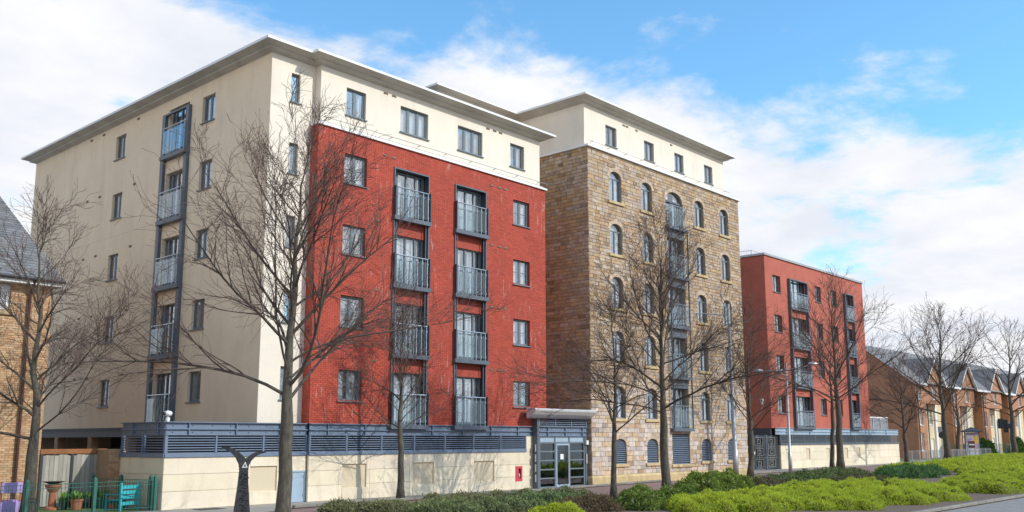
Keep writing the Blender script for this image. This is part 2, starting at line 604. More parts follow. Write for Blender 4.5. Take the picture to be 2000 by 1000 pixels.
def window(F, u, z, W, H, n=2, transom=False, rec=0.11, cur='auto', fm='grey_frame', sill='grey_frame', name='window', glass='window_glass', far=False):
    W, H = round(W, 3), round(H, 3)
    me = cached(('wf', W, H, n, transom, fm), lambda: win_frame_mesh(W, H, n, transom, fm))
    wo = F.put(name, me, u, rec, z)
    for i in range(n):
        a = 0.09 if i == 0 else W * i / n + 0.08
        b = W - 0.09 if i == n - 1 else W * (i + 1) / n - 0.08
        link('pane', cached(('pn', round(b - a, 3), H, glass), lambda: pane_mesh(b - a, H - 0.18, glass)), wo, (a, 0.03, 0.09))
    if sill:
        sm = cached(('sill', W, sill, rec), lambda: sill_mesh(W, sill, d=rec + 0.02))
        link('sill', sm, wo, (0, -rec, 0))
    if cur is None:
        return wo
    k = random.random()
    if cur == 'auto':
        cur = 'net' if k < 0.55 else ('pair' if k < 0.87 else ('blind' if k < 0.9 else 'half'))
    cm = 'curtain_white' if random.random() < 0.75 else 'curtain_cream'
    sd = random.randint(0, 3)
    if cur == 'net':
        me = cached(('cn', W, H, cm, sd), lambda: curtain_mesh(W, H, cm, W * 9, sd))
        link('curtain', me, wo, (0, 0.16, 0))
    elif cur == 'pair':
        f = round(random.choice((0.22, 0.3, 0.38)), 2)
        me = cached(('cn', W * f, H, cm, sd), lambda: curtain_mesh(W * f, H, cm, W * f * 10, sd))
        link('curtain', me, wo, (0, 0.16, 0))
        link('curtain', me, wo, (W * (1 - f), 0.16, 0))
    elif cur == 'half':
        me = cached(('cn', W * 0.5, H, cm, sd), lambda: curtain_mesh(W * 0.5, H, cm, W * 5, sd))
        link('curtain', me, wo, (W * 0.5 * (sd % 2), 0.16, 0))
    elif cur == 'teal':
        me = cached(('cn', W * 0.4, H * .5, 'teal', sd), lambda: curtain_mesh(W * 0.4, H * 0.5, 'curtain_teal', 3, sd))
        link('curtain', me, wo, (W * 0.52, 0.16, 0.05))
    elif cur == 'blind':
        mb = MB()
        h0 = H * random.choice((0.4, 0.55, 0.7))
        mb.box(0.03, W - 0.03, 0, 0.01, h0, H)
        link('blind', mb.mesh('blind', 'curtain_cream'), wo, (0, 0.14, 0))
    return wo


# ------------------------------------------------------------------ french doors and juliet balconies
def door_frame_mesh(W, H):
    mb = MB()
    t, d = 0.06, 0.08
    mb.box(0, t, 0, d, 0, H)
    mb.box(W - t, W, 0, d, 0, H)
    mb.box(t, W - t, 0, d, H - t, H)
    mb.box(t, W - t, 0, d, 0, t)
    xs = (W * 0.17, W * 0.46, W * 0.75)
    for x in xs:
        mb.box(x - 0.045, x + 0.045, 0, d, t, H - t)
    mb.box(W * 0.17 + 0.045, W * 0.46 - 0.045, 0.01, d, t, 0.2)
    mb.box(W * 0.46 + 0.045, W * 0.75 - 0.045, 0.01, d, t, 0.2)
    mb.box(t, W * 0.17 - 0.045, 0.02, d, H * 0.62, H * 0.62 + 0.03)
    mb.box(W * 0.75 + 0.045, W - t, 0.02, d, H * 0.62, H * 0.62 + 0.03)
    return mb.mesh('french_door', 'grey_frame')


def french_door(F, u, z, W, H, rec=0.16, cur=True):
    W, H = round(W, 3), round(H, 3)
    do = F.put('french_door', cached(('fd', W, H), lambda: door_frame_mesh(W, H)), u, rec, z)
    xs = (0.06, W * 0.17, W * 0.46, W * 0.75, W - 0.06)
    for i in range(4):
        a, b = xs[i] + 0.045, xs[i + 1] - 0.045
        link('pane', cached(('dp', i, W, H), lambda: pane_mesh(b - a, H - 0.2)), do, (a, 0.04, 0.12))
    if cur:
        sd = random.randint(0, 3)
        k = random.random()
        if k < 0.5:
            me = cached(('cd', W, H, sd), lambda: curtain_mesh(W, H, 'curtain_white', 12, sd))
            link('curtain', me, do, (0, 0.2, 0))
        else:
            f = (0.25, 0.33, 0.42)[sd % 3]
            cm = 'curtain_white' if k < 0.85 else 'curtain_cream'
            me = cached(('cd', W * f, H, sd, cm), lambda: curtain_mesh(W * f, H, cm, 5, sd))
            link('curtain', me, do, (0.1, 0.2, 0))
            link('curtain', me, do, (W * (1 - f) - 0.05, 0.2, 0))
    return do


def balcony(F, u, z, W, p=0.26, hr=1.2, ng=3, thick=0.17):
    """shallow balcony: channel slab, handrail, balusters, tinted glass"""
    def slab():
        mb = MB()
        mb.box(0, W, -p, -p + 0.03, 0, thick)
        mb.box(0, W, -p + 0.03, 0.1, thick - 0.05, thick - 0.02)
        mb.box(0, W, -p + 0.03, 0.1, 0.0, 0.02)
        mb.box(-0.03, 0, -p, 0.1, 0, thick)
        mb.box(W, W + 0.03, -p, 0.1, 0, thick)
        return mb.mesh('balcony', 'blue_steel')
    W = round(W, 3)
    bo = F.put('balcony', cached(('slab', W, p, thick), slab), u, 0, z)
    m = 0.13
    def rail():
        mb = MB()
        mb.tube([(m, -p + 0.04, 0), (W - m, -p + 0.04, 0)], 0.028, 8)
        return mb.mesh('handrail', 'steel_bright', smooth=False)
    link('handrail', cached(('hr', W, p), rail), bo, (0, 0, thick + hr))
    def bal(h):
        mb = MB()
        mb.box(-0.016, 0.016, -0.012, 0.012, 0, h)
        mb.box(-0.03, 0.03, -0.03, -0.012, h * 0.12, h * 0.12 + 0.05)
        mb.box(-0.03, 0.03, -0.03, -0.012, h * 0.82, h * 0.82 + 0.05)
        return mb.mesh('baluster', 'pale_door')
    nb = ng * 2 + 1
    for i in range(nb):
        x = m + 0.02 + (W - 2 * m - 0.04) * i / (nb - 1)
        link('baluster', cached(('bal', hr), lambda: bal(hr)), bo, (x, -p + 0.05, thick - 0.02))
    gw = (W - 2 * m - 0.04) / ng
    def gl():
        mb = MB()
        mb.box(0.03, gw - 0.03, 0, 0.012, 0, hr - 0.2)
        return mb.mesh('glass_panel', 'balcony_glass')
    for i in range(ng):
        link('glass_panel', cached(('gp', W, ng, hr), gl), bo, (m + 0.02 + gw * i, -p + 0.015, thick + 0.07))
    return bo


def balcony_frame(F, u, z0, z1, W, p=0.18, pw=0.12):
    """two flat steel posts joined by a header that carry a stack of balconies"""
    mb = MB()
    for a in (0, W - pw):
        mb.box(a, a + pw, -p, -p + 0.02, z0, z1)
        mb.box(a, a + 0.02, -p + 0.02, 0.02, z0, z1)
        mb.box(a + pw - 0.02, a + pw, -p + 0.02, 0.02, z0, z1)
    mb.box(pw, W - pw, -p, -p + 0.03, z1 - 0.08, z1)
    mb.box(pw, W - pw, -p + 0.03, 0.02, z1 - 0.03, z1)
    return F.put('balcony_frame', mb.mesh('balcony_frame', 'blue_steel'), u, 0, 0)


# ------------------------------------------------------------------ sweeping a profile round a plan
def sweep(mb, path, prof, mi_of=None, closed=False):
    n = len(path)
    P = [Vector((p[0], p[1], 0)) for p in path]
    offs = []
    for i in range(n):
        d1 = (P[i] - P[i - 1]) if (i > 0 or closed) else None
        d2 = (P[(i + 1) % n] - P[i]) if (i < n - 1 or closed) else None
        n1 = Vector((d1.y, -d1.x, 0)).normalized() if d1 is not None else None
        n2 = Vector((d2.y, -d2.x, 0)).normalized() if d2 is not None else None
        if n1 is None:
            o = n2
        elif n2 is None:
            o = n1
        else:
            b = n1 + n2
            o = b / (1 + n1.dot(n2))
        offs.append(o)
    v0 = len(mb.v)
    k = len(prof)
    for i in range(n):
        for o_, z_ in prof:
            q = P[i] + offs[i] * o_
            mb.v.append((q.x, q.y, z_))
            mb.c.append((1, 1, 1))
    for i in range(n if closed else n - 1):
        i2 = (i + 1) % n
        for j in range(k - 1):
            mb.f.append((v0 + i * k + j, v0 + i2 * k + j, v0 + i2 * k + j + 1, v0 + i * k + j + 1))
            mb.mi.append(mi_of[j] if mi_of else 0)


def cornice(root, plan, zw, name='cornice', over=0.57, rise=0.24):
    L0 = Vector(root.location)
    pl = [(x - L0.x, y - L0.y) for x, y in plan]
    mb = MB()
    sweep(mb, pl, [(-0.05, zw), (0.02, zw), (0.04, zw + 0.02), (over * 0.46, zw + rise * 0.38), (over * 0.47, zw + rise * 0.60), (over, zw + rise)], closed=True)
    o = link(name, mb.mesh(name, 'soffit'), root)
    mb = MB()
    sweep(mb, pl, [(over, zw + rise), (over + 0.012, zw + rise + 0.004), (over + 0.012, zw + rise + 0.10), (over - 0.06, zw + rise + 0.11), (-0.6, zw + rise + 0.02)], closed=True)
    link('gutter_edge', mb.mesh('gutter_edge', 'white_metal'), o)
    mb = MB()
    mb.face([(x, y, zw + rise) for x, y in pl])
    link('roof', mb.mesh('roof', 'roof_grey'), root)
    return o


def brick_field(u0, u1, z0, z1, holes, bl=0.225, bh=0.075, jt=0.010, tones=((1, 1, 1),), seed=1, th=0.014, w=0.0, cut_arch=None):
    """real bricks in stretcher bond, mortar joints recessed"""
    rr = random.Random(seed)
    mb = MB()
    z = z0
    row = 0
    while z < z1 - 0.02:
        zt = min(z + bh - jt, z1)
        off = (row % 2) * bl / 2
        u = u0 - off
        while u < u1:
            a, b = max(u, u0), min(u + bl - jt, u1)
            u += bl
            if b - a < 0.02:
                continue
            segs = [(a, b)]
            for h in holes:
                if h[2] < (z + zt) / 2 < h[3]:
                    ns = []
                    for p, q in segs:
                        if q <= h[0] or p >= h[1]:
                            ns.append((p, q))
                        else:
                            if p < h[0] - 0.015:
                                ns.append((p, h[0]))
                            if q > h[1] + 0.015:
                                ns.append((h[1], q))
                    segs = ns
            for p, q in segs:
                t = rr.choice(tones)
                k = rr.gauss(1, 0.045)
                e = rr.uniform(0, 0.004)
                mb.box(p, q, w - th - e, w, z, zt, col=(t[0] * k, t[1] * k, t[2] * k), skip='kb')
        z += bh
        row += 1
    return mb


# ================================================================== GROUND
mb = MB()
S = 3000
mb.face([(-S, -S, 0), (S, -S, 0), (S, S, 0), (-S, S, 0)])
structure('ground', mb.mesh('ground', 'pavement'), (0, 0, -0.02))


def sheet(name, pts, z, m):
    mb = MB()
    mb.face([(x, y, z) for x, y in pts])
    return structure(name, mb.mesh(name, m))


sheet('carriageway', [(-60, -4.0), (400, -4.0), (400, 10.2), (-60, 10.2)], -0.012, 'asphalt')
sheet('pavement', [(-40, 24.2), (14.0, 24.2), (18.5, 26.6), (30, 27.0), (60, 30.3), (120, 33.5), (260, 40), (260, 60), (-40, 60)], 0.0, 'pavement')
sheet('service_road', [(-40, 19.5), (12, 19.5), (26, 21.0), (60, 24.0), (120, 29.5), (260, 37.0), (260, 39.8), (120, 33.3), (60, 30.1), (30, 26.85), (18.5, 26.45), (14, 24.05), (-40, 24.05)], -0.008, 'red_paving')
sheet('planting_bed', [(13.0, 10.5), (15.5, 19.0), (18.2, 24.6), (20.2, 25.0), (27, 21.4), (45, 24.0), (75, 26.6), (120, 29.8), (260, 35.0), (260, 10.5)], 0.004, 'soil')
sheet('garden_lawn', [(2, 29.3), (15.1, 29.3), (15.1, 33.0), (2, 33.0)], 0.006, 'grass')

kb = MB()
kb.cbox(0, 0.89, 0, 0.15, 0, 0.10, 0.02)
kerb_me = kb.mesh('kerb_stone', 'kerb')


def kerb_run(name, a, b):
    o = link(name, None, None, (a[0], a[1], 0), 0, 'structure')
    d = Vector((b[0] - a[0], b[1] - a[1], 0))
    n = int(d.length / 0.9)
    rz = math.atan2(d.y, d.x)
    for i in range(n):
        k = link('kerb_stone', kerb_me, o, d.normalized() * (i * 0.9), rz)
        g = random.uniform(0.85, 1.1)
        k.color = (g, g, g, 1)
    return o


kerb_run('kerb_pavement', (18.6, 26.5), (30, 26.9))
kerb_run('kerb_pavement', (30, 26.9), (60, 30.15))
kerb_run('kerb_road', (12, 10.22), (90, 10.22))

# ================================================================== APARTMENT BLOCK (cream tower and red brick front)
XC, Y0, X1, Y1, X2, ZW, ZS = 18.862, 29.332, 20.858, 28.987, 33.856, 16.60, 14.16
YR, XR1, XR2, YBK = 28.867, 20.74, 34.10, 51.1
ZBM = 2.80
A = thing('apartment_block', 'tall cream rendered apartment block with red brick front and grey overhanging roof', 'building', (XC, Y0, 0))
FA = Face(A, 0, Y0)              # tower front, u = X
FR = Face(A, 0, YR)              # red brick front
FU = Face(A, 0, Y1)              # rendered top floor
FS = Face(A, XC, 0, SIDE)        # long side, u = -Y

rows4 = [(3.66, 4.85), (6.475, 7.665), (9.29, 10.48), (12.11, 13.30)]
rows5 = rows4 + [(14.92, 16.05)]
# long side wall
side_holes = []
for z0, z1 in rows5:
    z0, z1 = z0 - 0.02 if z0 < 14 else z0, z1 - 0.02
    side_holes += [(-34.25, -33.29, z0, z1), (-41.88, -40.92, z0, z1)]
SLAB = [2.62 + 2.815 * k for k in range(5)]
bal_side = []
for k in range(5):
    top = SLAB[k] + 0.17 + (2.08 if k < 4 else 2.10)
    bal_side.append((-36.98, -35.30, SLAB[k] + 0.12, top))
mb = MB()
grid_wall(mb, -YBK, -Y0, 2.74, ZW + 0.1, side_holes + bal_side, 0.16)
FS.put('side_wall', mb.mesh('side_wall', 'side_render'))
for (p, q) in ((-YBK + 0.05, -37.32), (-35.08, -34.3), (-33.2, -Y0 - 0.02)):
    mb = MB()
    mb.box(p, q, -0.004, 0.01, 11.285, 11.30)
    FS.put('movement_joint', mb.mesh('movement_joint', 'plinth_core'))
for z0, z1 in rows5:
    window(FS, -34.25, z0 - 0.0, 0.96, z1 - z0 - 0.02, 2, False)
    window(FS, -41.88, z0 - 0.0, 0.96, z1 - z0 - 0.02, 2, False)
for k, (a, b, c, d) in enumerate(bal_side):
    french_door(FS, a, c, b - a, d - c)
    balcony(FS, -37.12, SLAB[k], 2.02)
balcony_frame(FS, -37.30, 2.5, 15.95, 2.20, 0.14, 0.24)


def vent_mesh():
    mb = MB()
    mb.box(0, 0.2, -0.03, 0.02, 0, 0.07)
    mb.box(-0.02, 0.22, -0.015, 0.02, -0.015, 0.0)
    return mb.mesh('vent', 'vent_brown')


VENT = vent_mesh()
for k in range(5):
    for y in (44.6, 43.3, 39.9):
        FS.put('vent', VENT, -y, 0, 4.95 + 2.815 * k + (0.2 if k == 4 else 0.0))
# tower front
tw = [(19.75, 20.15, z0, z1) for z0, z1 in rows5]
mb = MB()
grid_wall(mb, XC, XR1 + 0.3, 2.74, ZW + 0.1, tw, 0.13)
FA.put('tower_wall', mb.mesh('tower_wall', 'cream_render'))
for a, b, c, d in tw:
    window(FA, a, c, b - a, d - c, 1, False, cur='net' if c > 10 else 'auto')
# rendered top floor
top = [(22.10, 23.08, 2), (24.92, 26.49, 3), (28.28, 29.85, 3), (31.73, 32.72, 2)]
mb = MB()
grid_wall(mb, X1, X2, ZS - 0.05, ZW + 0.1, [(a, b, 14.92, 16.05) for a, b, n in top], 0.13)
mb.face([(X1, 0, ZS), (X1, 0, ZW + .1), (X1, Y0 - Y1 + .01, ZW + .1), (X1, Y0 - Y1 + .01, ZS)])
mb.face([(X2, 0, ZS - 0.05), (X2, 0, ZW + .1), (X2, YBK - Y1, ZW + .1), (X2, YBK - Y1, ZS - 0.05)])
FU.put('top_floor_wall', mb.mesh('top_floor_wall', 'cream_render'))
for a, b, n in top:
    window(FU, a, 14.92, b - a, 1.13, n, False, cur='pair' if n == 2 else 'auto')
for u in (24.0, 24.45, 30.1, 30.55, 30.95):
    FU.put('vent', VENT, u, 0, 16.33)
# red brick front
brick_w = [(22.0, 23.12, z0, z1) for z0, z1 in rows4] + [(31.8, 32.95, z0, z1) for z0, z1 in rows4]
dz = [(SLAB[k] + 0.12, SLAB[k] + 0.17 + (2.08 if k < 3 else 2.26)) for k in range(4)]
SLOTS = [(24.57, 26.42), (28.05, 29.92)]
ZSL = 13.22
bal_f = [(a_ + 0.06, b_ - 0.06, *d) for a_, b_ in SLOTS for d in dz]
hol = brick_w + [(a_, b_, ZBM, ZSL) for a_, b_ in SLOTS]
mb = MB()
grid_wall(mb, XR1, XR2, ZBM, ZS, hol, 0.14, w=0.012)
mb.face([(XR1, 0.012, ZBM), (XR1, 0.012, ZS), (XR1, Y0 - YR + .01, ZS), (XR1, Y0 - YR + .01, ZBM)])
mb.face([(XR2, 0.012, ZBM), (XR2, 0.012, ZS), (XR2, YBK - YR, ZS), (XR2, YBK - YR, ZBM)])
mb.face([(XR1, 0.012, ZBM), (XR2, 0.012, ZBM), (XR2, 1.0, ZBM), (XR1, 1.0, ZBM)])
FR.put('brick_wall', mb.mesh('brick_wall', 'red_mortar'))
RT = ((1, 1, 1), (1.04, 1.08, 1.08), (0.94, 0.9, 0.9), (1.0, 1.0, 1.0), (1.0, 0.94, 0.9), (0.88, 0.86, 0.9))
mb = brick_field(XR1, XR2, ZBM, ZS, hol, tones=RT, seed=3, w=0.012)
FR.put('brickwork', mb.mesh('brickwork', 'red_brick', attr=True), kind='stuff')
FRL = Face(A, XR1, 0, SIDE)
mb = brick_field(-(Y0 + .0), -YR - 0.0, ZBM, ZS, [], tones=RT, seed=4, w=0.0)
FRL.put('brickwork', mb.mesh('brickwork', 'red_brick', attr=True), kind='stuff')
for i, (a, b, c, d) in enumerate(brick_w):
    wo = window(FR, a, c, b - a, d - c, 2, True, rec=0.12, cur=('teal' if i == 4 else 'auto'))
for a, b in SLOTS:
    # steel lined slot: linings, thin edge frame, set back red panels between the storeys
    for nm, bxs in (('slot_lining', (a, a + 0.02)), ('slot_lining', (b - 0.02, b))):
        mb = MB()
        mb.box(bxs[0], bxs[1], -0.02, 0.34, ZBM, ZSL)
        FR.put(nm, mb.mesh(nm, 'dark_steel'))
    mb = MB()
    mb.box(a + 0.02, b - 0.02, -0.02, 0.34, ZSL - 0.02, ZSL)
    FR.put('slot_lining', mb.mesh('slot_lining', 'dark_steel'))
    mb = MB()
    mb.box(a - 0.05, a + 0.005, -0.06, -0.02, ZBM - 0.1, ZSL + 0.05)
    mb.box(b - 0.005, b + 0.05, -0.06, -0.02, ZBM - 0.1, ZSL + 0.05)
    mb.box(a + 0.005, b - 0.005, -0.06, -0.02, ZSL - 0.005, ZSL + 0.05)
    FR.put('slot_frame', mb.mesh('slot_frame', 'blue_steel'))
    for u in (a + 0.10, b - 0.13):
        mb = MB()
        mb.box(u, u + 0.035, -0.04, -0.005, ZBM, SLAB[3] + 0.05)
        FR.put('hanger_post', mb.mesh('hanger_post', 'blue_steel'))
    for k in range(4):
        french_door(FR, a + 0.03, dz[k][0], b - a - 0.06, min(dz[k][1], ZSL - 0.03) - dz[k][0], rec=0.24)
        balcony(FR, a - 0.06, SLAB[k], b - a + 0.12, p=0.18)
        for u in (a - 0.06, b + 0.01):
            mb = MB()
            mb.box(u, u + 0.05, -0.17, -0.06, 0.15, 1.42)
            FR.put('side_plate', mb.mesh('side_plate', 'dark_steel'), 0, 0, SLAB[k])
        zt = SLAB[k + 1] + 0.02
        if k < 3:
            mb = MB()
            mb.box(a + 0.02, b - 0.02, 0.16, 0.30, dz[k][1], SLAB[k + 1] + 0.1)
            FR.put('spandrel_wall', mb.mesh('spandrel_wall', 'red_mortar'))
for z in (13.62, 10.85, 8.03, 5.22):
    for u in (23.95, 24.4) if z > 13 else (23.6,):
        FR.put('vent', VENT, u, 0, z)
    for u in (30.25, 30.75, 31.15):
        FR.put('vent', VENT, u, 0, z)
# ledge over the brick and the thin rail above it
ml = MB()
sweep(ml, [(XR1 - XC, Y0 - Y0 + 0.0), (XR1 - XC, YR - Y0), (XR2 - XC, YR - Y0), (XR2 - XC, 6)],
      [(-0.02, ZS), (0.09, ZS), (0.09, ZS + 0.075), (-0.14, ZS + 0.22), (-0.35, ZS + 0.22)])
link('ledge', ml.mesh('ledge', 'white_metal'), A)
ml = MB()
ml.tube([(X1 - XC - .02, Y1 - .16 - Y0, 14.50), (X2 - XC + .42, Y1 - .16 - Y0, 14.50)], 0.014, 5)
for i in range(9):
    u = X1 - XC + 0.4 + i * 1.55
    ml.box(u, u + 0.02, Y1 - .16 - Y0, Y1 - Y0 + 0.01, 14.47, 14.50)
link('safety_rail', ml.mesh('safety_rail', 'galvanised'), A)
cornice(A, [(XC, YBK), (XC, Y0), (X1, Y0), (X1, Y1), (X2, Y1), (X2, YBK)], ZW)
# hidden back, floor over the car park and sheets painted dark for the shade in the rooms
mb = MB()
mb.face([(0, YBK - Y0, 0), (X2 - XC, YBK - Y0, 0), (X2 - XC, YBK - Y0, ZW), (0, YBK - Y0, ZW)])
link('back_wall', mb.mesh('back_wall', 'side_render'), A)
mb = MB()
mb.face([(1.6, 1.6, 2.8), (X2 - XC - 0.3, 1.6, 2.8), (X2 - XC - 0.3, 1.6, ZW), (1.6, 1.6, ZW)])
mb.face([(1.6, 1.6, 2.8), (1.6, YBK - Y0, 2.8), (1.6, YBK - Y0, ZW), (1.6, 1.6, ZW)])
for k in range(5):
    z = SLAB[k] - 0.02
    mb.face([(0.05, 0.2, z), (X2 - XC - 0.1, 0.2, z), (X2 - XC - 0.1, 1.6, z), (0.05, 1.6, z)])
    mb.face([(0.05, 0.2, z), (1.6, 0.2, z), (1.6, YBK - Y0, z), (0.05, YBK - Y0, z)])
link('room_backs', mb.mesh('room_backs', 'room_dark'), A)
# open car park under the side wall: edge beam, columns, back sheet painted dark for the shade
mb = MB()
mb.box(0.0, 0.2, 3.4, YBK - Y0, 2.34, 2.40)
mb.box(0.0, 0.2, 3.4, YBK - Y0, 2.68, 2.735)
mb.box(0.08, 0.12, 3.4, YBK - Y0, 2.40, 2.68)
link('edge_beam', mb.mesh('edge_beam', 'dark_steel'), A)
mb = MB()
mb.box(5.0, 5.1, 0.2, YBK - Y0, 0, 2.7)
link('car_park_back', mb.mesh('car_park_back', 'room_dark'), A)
for y in (6.0, 9.5, 13.0, 16.5, 20.5):
    mb = MB()
    mb.box(0.0, 0.35, y, y + 0.35, 0, 2.34)
    link('column', mb.mesh('column', 'orange_mortar'), A)

# ------------------------------------------------------------------ podium wall with louvres in front of the block
def block_wall(F, u0, u1, courses, joints, skips, root_name='block'):
    """dressed blocks, each its own piece; skips = recessed panels (u0,u1,z0,z1) or doors"""
    js = [u0] + sorted(j for j in joints if u0 < j < u1) + [u1]
    for ci in range(len(courses) - 1):
        z0, z1 = courses[ci], courses[ci + 1]
        for i in range(len(js) - 1):
            a, b = js[i], js[i + 1]
            pieces = [(a, b, z0, z1)]
            for s_ in skips:
                np_ = []
                for (p, q, r_, t) in pieces:
                    if s_[0] >= q - .01 or s_[1] <= p + .01 or s_[2] >= t - .01 or s_[3] <= r_ + .01:
                        np_.append((p, q, r_, t))
                        continue
                    if s_[0] > p + .01:
                        np_.append((p, s_[0], r_, t))
                    if s_[1] < q - .01:
                        np_.append((s_[1], q, r_, t))
                    m0, m1 = max(p, s_[0]), min(q, s_[1])
                    if s_[2] > r_ + .01:
                        np_.append((m0, m1, r_, s_[2]))
                    if s_[3] < t - .01:
                        np_.append((m0, m1, s_[3], t))
                pieces = np_
            for p, q, r_, t in pieces:
                mb = MB()
                mb.cbox(0.004, q - p - 0.004, 0, 0.1, 0.004, t - r_ - 0.004, 0.006)
                o = F.put(root_name, mb.mesh('block', 'plinth_block'), p, 0, r_)
                g = random.uniform(0.94, 1.03)
                o.color = (g, g * random.uniform(0.985, 1.01), g * random.uniform(0.97, 1.02), 1)


def louvre_bays(F, u0, u1, bay, z0, z1, n, m='louvre_steel', w=0.0, stuff=False):
    """steel louvre strip: posts and single slats"""
    nb = max(1, round((u1 - u0) / bay))
    bw = (u1 - u0) / nb
    mb = MB()
    for i in range(nb + 1):
        u = u0 + bw * i
        u = min(max(u, u0 + 0.03), u1 - 0.03)
        mb.box(u - 0.03, u + 0.03, w - 0.012, w + 0.10, z0, z1)
    F.put('louvre_posts', mb.mesh('louvre_posts', m), 0, 0, 0)
    pitch = (z1 - z0) / n

    def slat():
        s_ = MB()
        L_ = bw - 0.06
        s_.face([(0, 0.0, pitch * .4), (L_, 0.0, pitch * .4), (L_, 0.06, pitch * .4), (0, 0.06, pitch * .4)])
        s_.face([(0, 0.0, 0), (L_, 0.0, 0), (L_, 0.0, pitch * .4), (0, 0.0, pitch * .4)])
        s_.face([(0, 0.0, 0), (L_, 0.0, 0), (L_, 0.06, 0), (0, 0.06, 0)])
        return s_
    if stuff:
        big = MB()
        for i in range(nb):
            for j in range(n):
                s_ = slat()
                for f in s_.f:
                    big.face([(s_.v[k][0] + u0 + bw * i + 0.03, s_.v[k][1] + w + 0.012, s_.v[k][2] + z0 + pitch * j) for k in f])
        F.put('slats', big.mesh('slats', m), kind='stuff')
        return
    me = slat().mesh('slat', m)
    for i in range(nb):
        for j in range(n):
            F.put('slat', me, u0 + bw * i + 0.03, w + 0.012, z0 + pitch * j)


def steel_beam(F, u0, u1, z0, z1, bay=1.75, m='louvre_steel'):
    mb = MB()
    zm = (z0 + z1) / 2 - 0.03
    mb.box(u0, u1, 0.02, 0.05, z0, z1)
    mb.box(u0, u1, -0.07, 0.02, z1 - 0.03, z1)
    mb.box(u0, u1, -0.05, 0.02, zm, zm + 0.035)
    mb.box(u0, u1, -0.03, 0.02, z0, z0 + 0.02)
    u = u0 + bay * 0.45
    while u < u1:
        mb.box(u, u + 0.03, -0.05, 0.02, z0 + 0.02, zm)
        mb.box(u, u + 0.03, -0.05, 0.02, zm + 0.035, z1 - 0.03)
        u += bay
    o = F.put('steel_beam', mb.mesh('steel_beam', m))
    bm_ = MB()
    bm_.lathe([(0.0, 0.02), (0.014, 0.02), (0.02, 0.0)], 6)
    v = [(x, -z, y) for x, y, z in bm_.v]
    bm_.v = v
    me = cached(('bolt', m), lambda: bm_.mesh('bolt', 'dark_steel'))
    u = u0 + 0.25
    while u < u1 - 0.1:
        link('bolt', me, o, (u, 0.02, (zm + z1) / 2))
        link('bolt', me, o, (u, 0.02, (zm + z0) / 2))
        u += 0.7
    return o


YP, XP, XPS = 29.0, 15.30, 20.78
POD = thing('podium_wall', 'low cream block wall with blue grey louvres along the foot of the red brick block', 'wall', (XP, YP, 0))
FP0 = Face(POD, 0, YP)
FP1 = Face(POD, 0, YR)
FPS = Face(POD, XP, 0, SIDE)
ZC = 1.65
mb = MB()
mb.box(0.06, XPS - XP + .2, 0.06, 0.4, 0, ZC)
mb.box(XPS - XP + 0.06, 33.1 - XP, YR - YP + 0.06, 0.4, 0, ZC)
mb.box(0.06, 0.3, 0.06, 3.0, 0, ZC)
link('wall_core', mb.mesh('wall_core', 'plinth_core'), POD)
block_wall(FP0, XP, XPS, [0, 0.57, 1.11, ZC], [18.3, 19.72], [(18.47, 19.55, 0.45, 1.30), (20.08, XPS, 0, 1.12)])
block_wall(FP1, XPS, 33.16, [0, 0.56, 1.09, ZC], [22.14, 23.62, 25.64, 27.13, 29.1, 30.74], [(22.31, 23.45, .44, 1.30), (25.82, 26.96, .43, 1.29), (29.3, 30.55, .43, 1.28), (31.94, 32.37, .37, 1.01)])
block_wall(FPS, -32.0, -YP, [0, 0.57, 1.11, ZC], [-30.5], [])
mb = MB()
mb.box(32.68, 33.16, 0, 0.3, ZC + .005, 2.36)
FP1.put('pillar', mb.mesh('pillar', 'plinth_core'))
mb = MB()
mb.cbox(0, 0.48, 0, 0.1, 0, 0.70, 0.006)
FP1.put('block', mb.mesh('block', 'plinth_block'), 32.68, -0.003, ZC + .005)
mb = MB()
mb.box(20.09, XPS, 0.03, 0.06, 0.01, 1.11)
mb.box(20.09, XPS, 0.0, 0.03, 1.07, 1.12)
mb.box(20.72, XPS, 0.0, 0.03, 0.01, 1.07)
do = FP0.put('door', mb.mesh('door', 'pale_door'))
for z in (0.2, 0.85):
    mb = MB()
    mb.box(20.68, 20.71, 0.005, 0.03, z, z + 0.1)
    link('hinge', mb.mesh('hinge', 'galvanised'), do)
for F, a, b in ((FP0, XP, XPS), (FP1, XPS, 32.66), (FPS, -32.0, -YP)):
    mb = MB()
    mb.box(a, b, -0.04, 0.1, ZC, ZC + 0.12)
    F.put('steel_strip', mb.mesh('steel_strip', 'louvre_steel'))
    louvre_bays(F, a, b, 1.7, ZC + 0.12, 2.36, 7)
    steel_beam(F, a, b if F is not FP1 else 33.15, 2.362, 2.80)
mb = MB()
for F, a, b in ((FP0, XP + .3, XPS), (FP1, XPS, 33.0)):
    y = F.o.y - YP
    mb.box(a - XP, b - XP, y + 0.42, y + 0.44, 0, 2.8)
link('dark_backing', mb.mesh('dark_backing', 'room_dark'), POD)  # sheet coloured near black for the shade between the slats

# red dry riser box in the podium wall
BX = thing('dry_riser_box', 'small red framed inlet box set in the cream podium wall near the entrance', 'inlet box', (31.94, YR, 0.37))
mb = MB()
mb.box(0, 0.43, -0.03, 0.06, 0, 0.1)
mb.box(0, 0.43, -0.03, 0.06, 0.55, 0.64)
mb.box(0, 0.16, -0.03, 0.06, 0.1, 0.55)
mb.box(0.34, 0.43, -0.03, 0.06, 0.1, 0.55)
link('frame', mb.mesh('frame', 'sign_red'), BX)
mb = MB()
mb.box(0.16, 0.34, 0.05, 0.06, 0.1, 0.55)
link('opening', mb.mesh('opening', 'dark_plastic'), BX)
mb = MB()
mb.tube([(0.25, 0.04, 0.12), (0.25, 0.0, 0.2), (0.25, 0.03, 0.32)], 0.04, 8)
link('valve', mb.mesh('valve', 'galvanised'), BX)

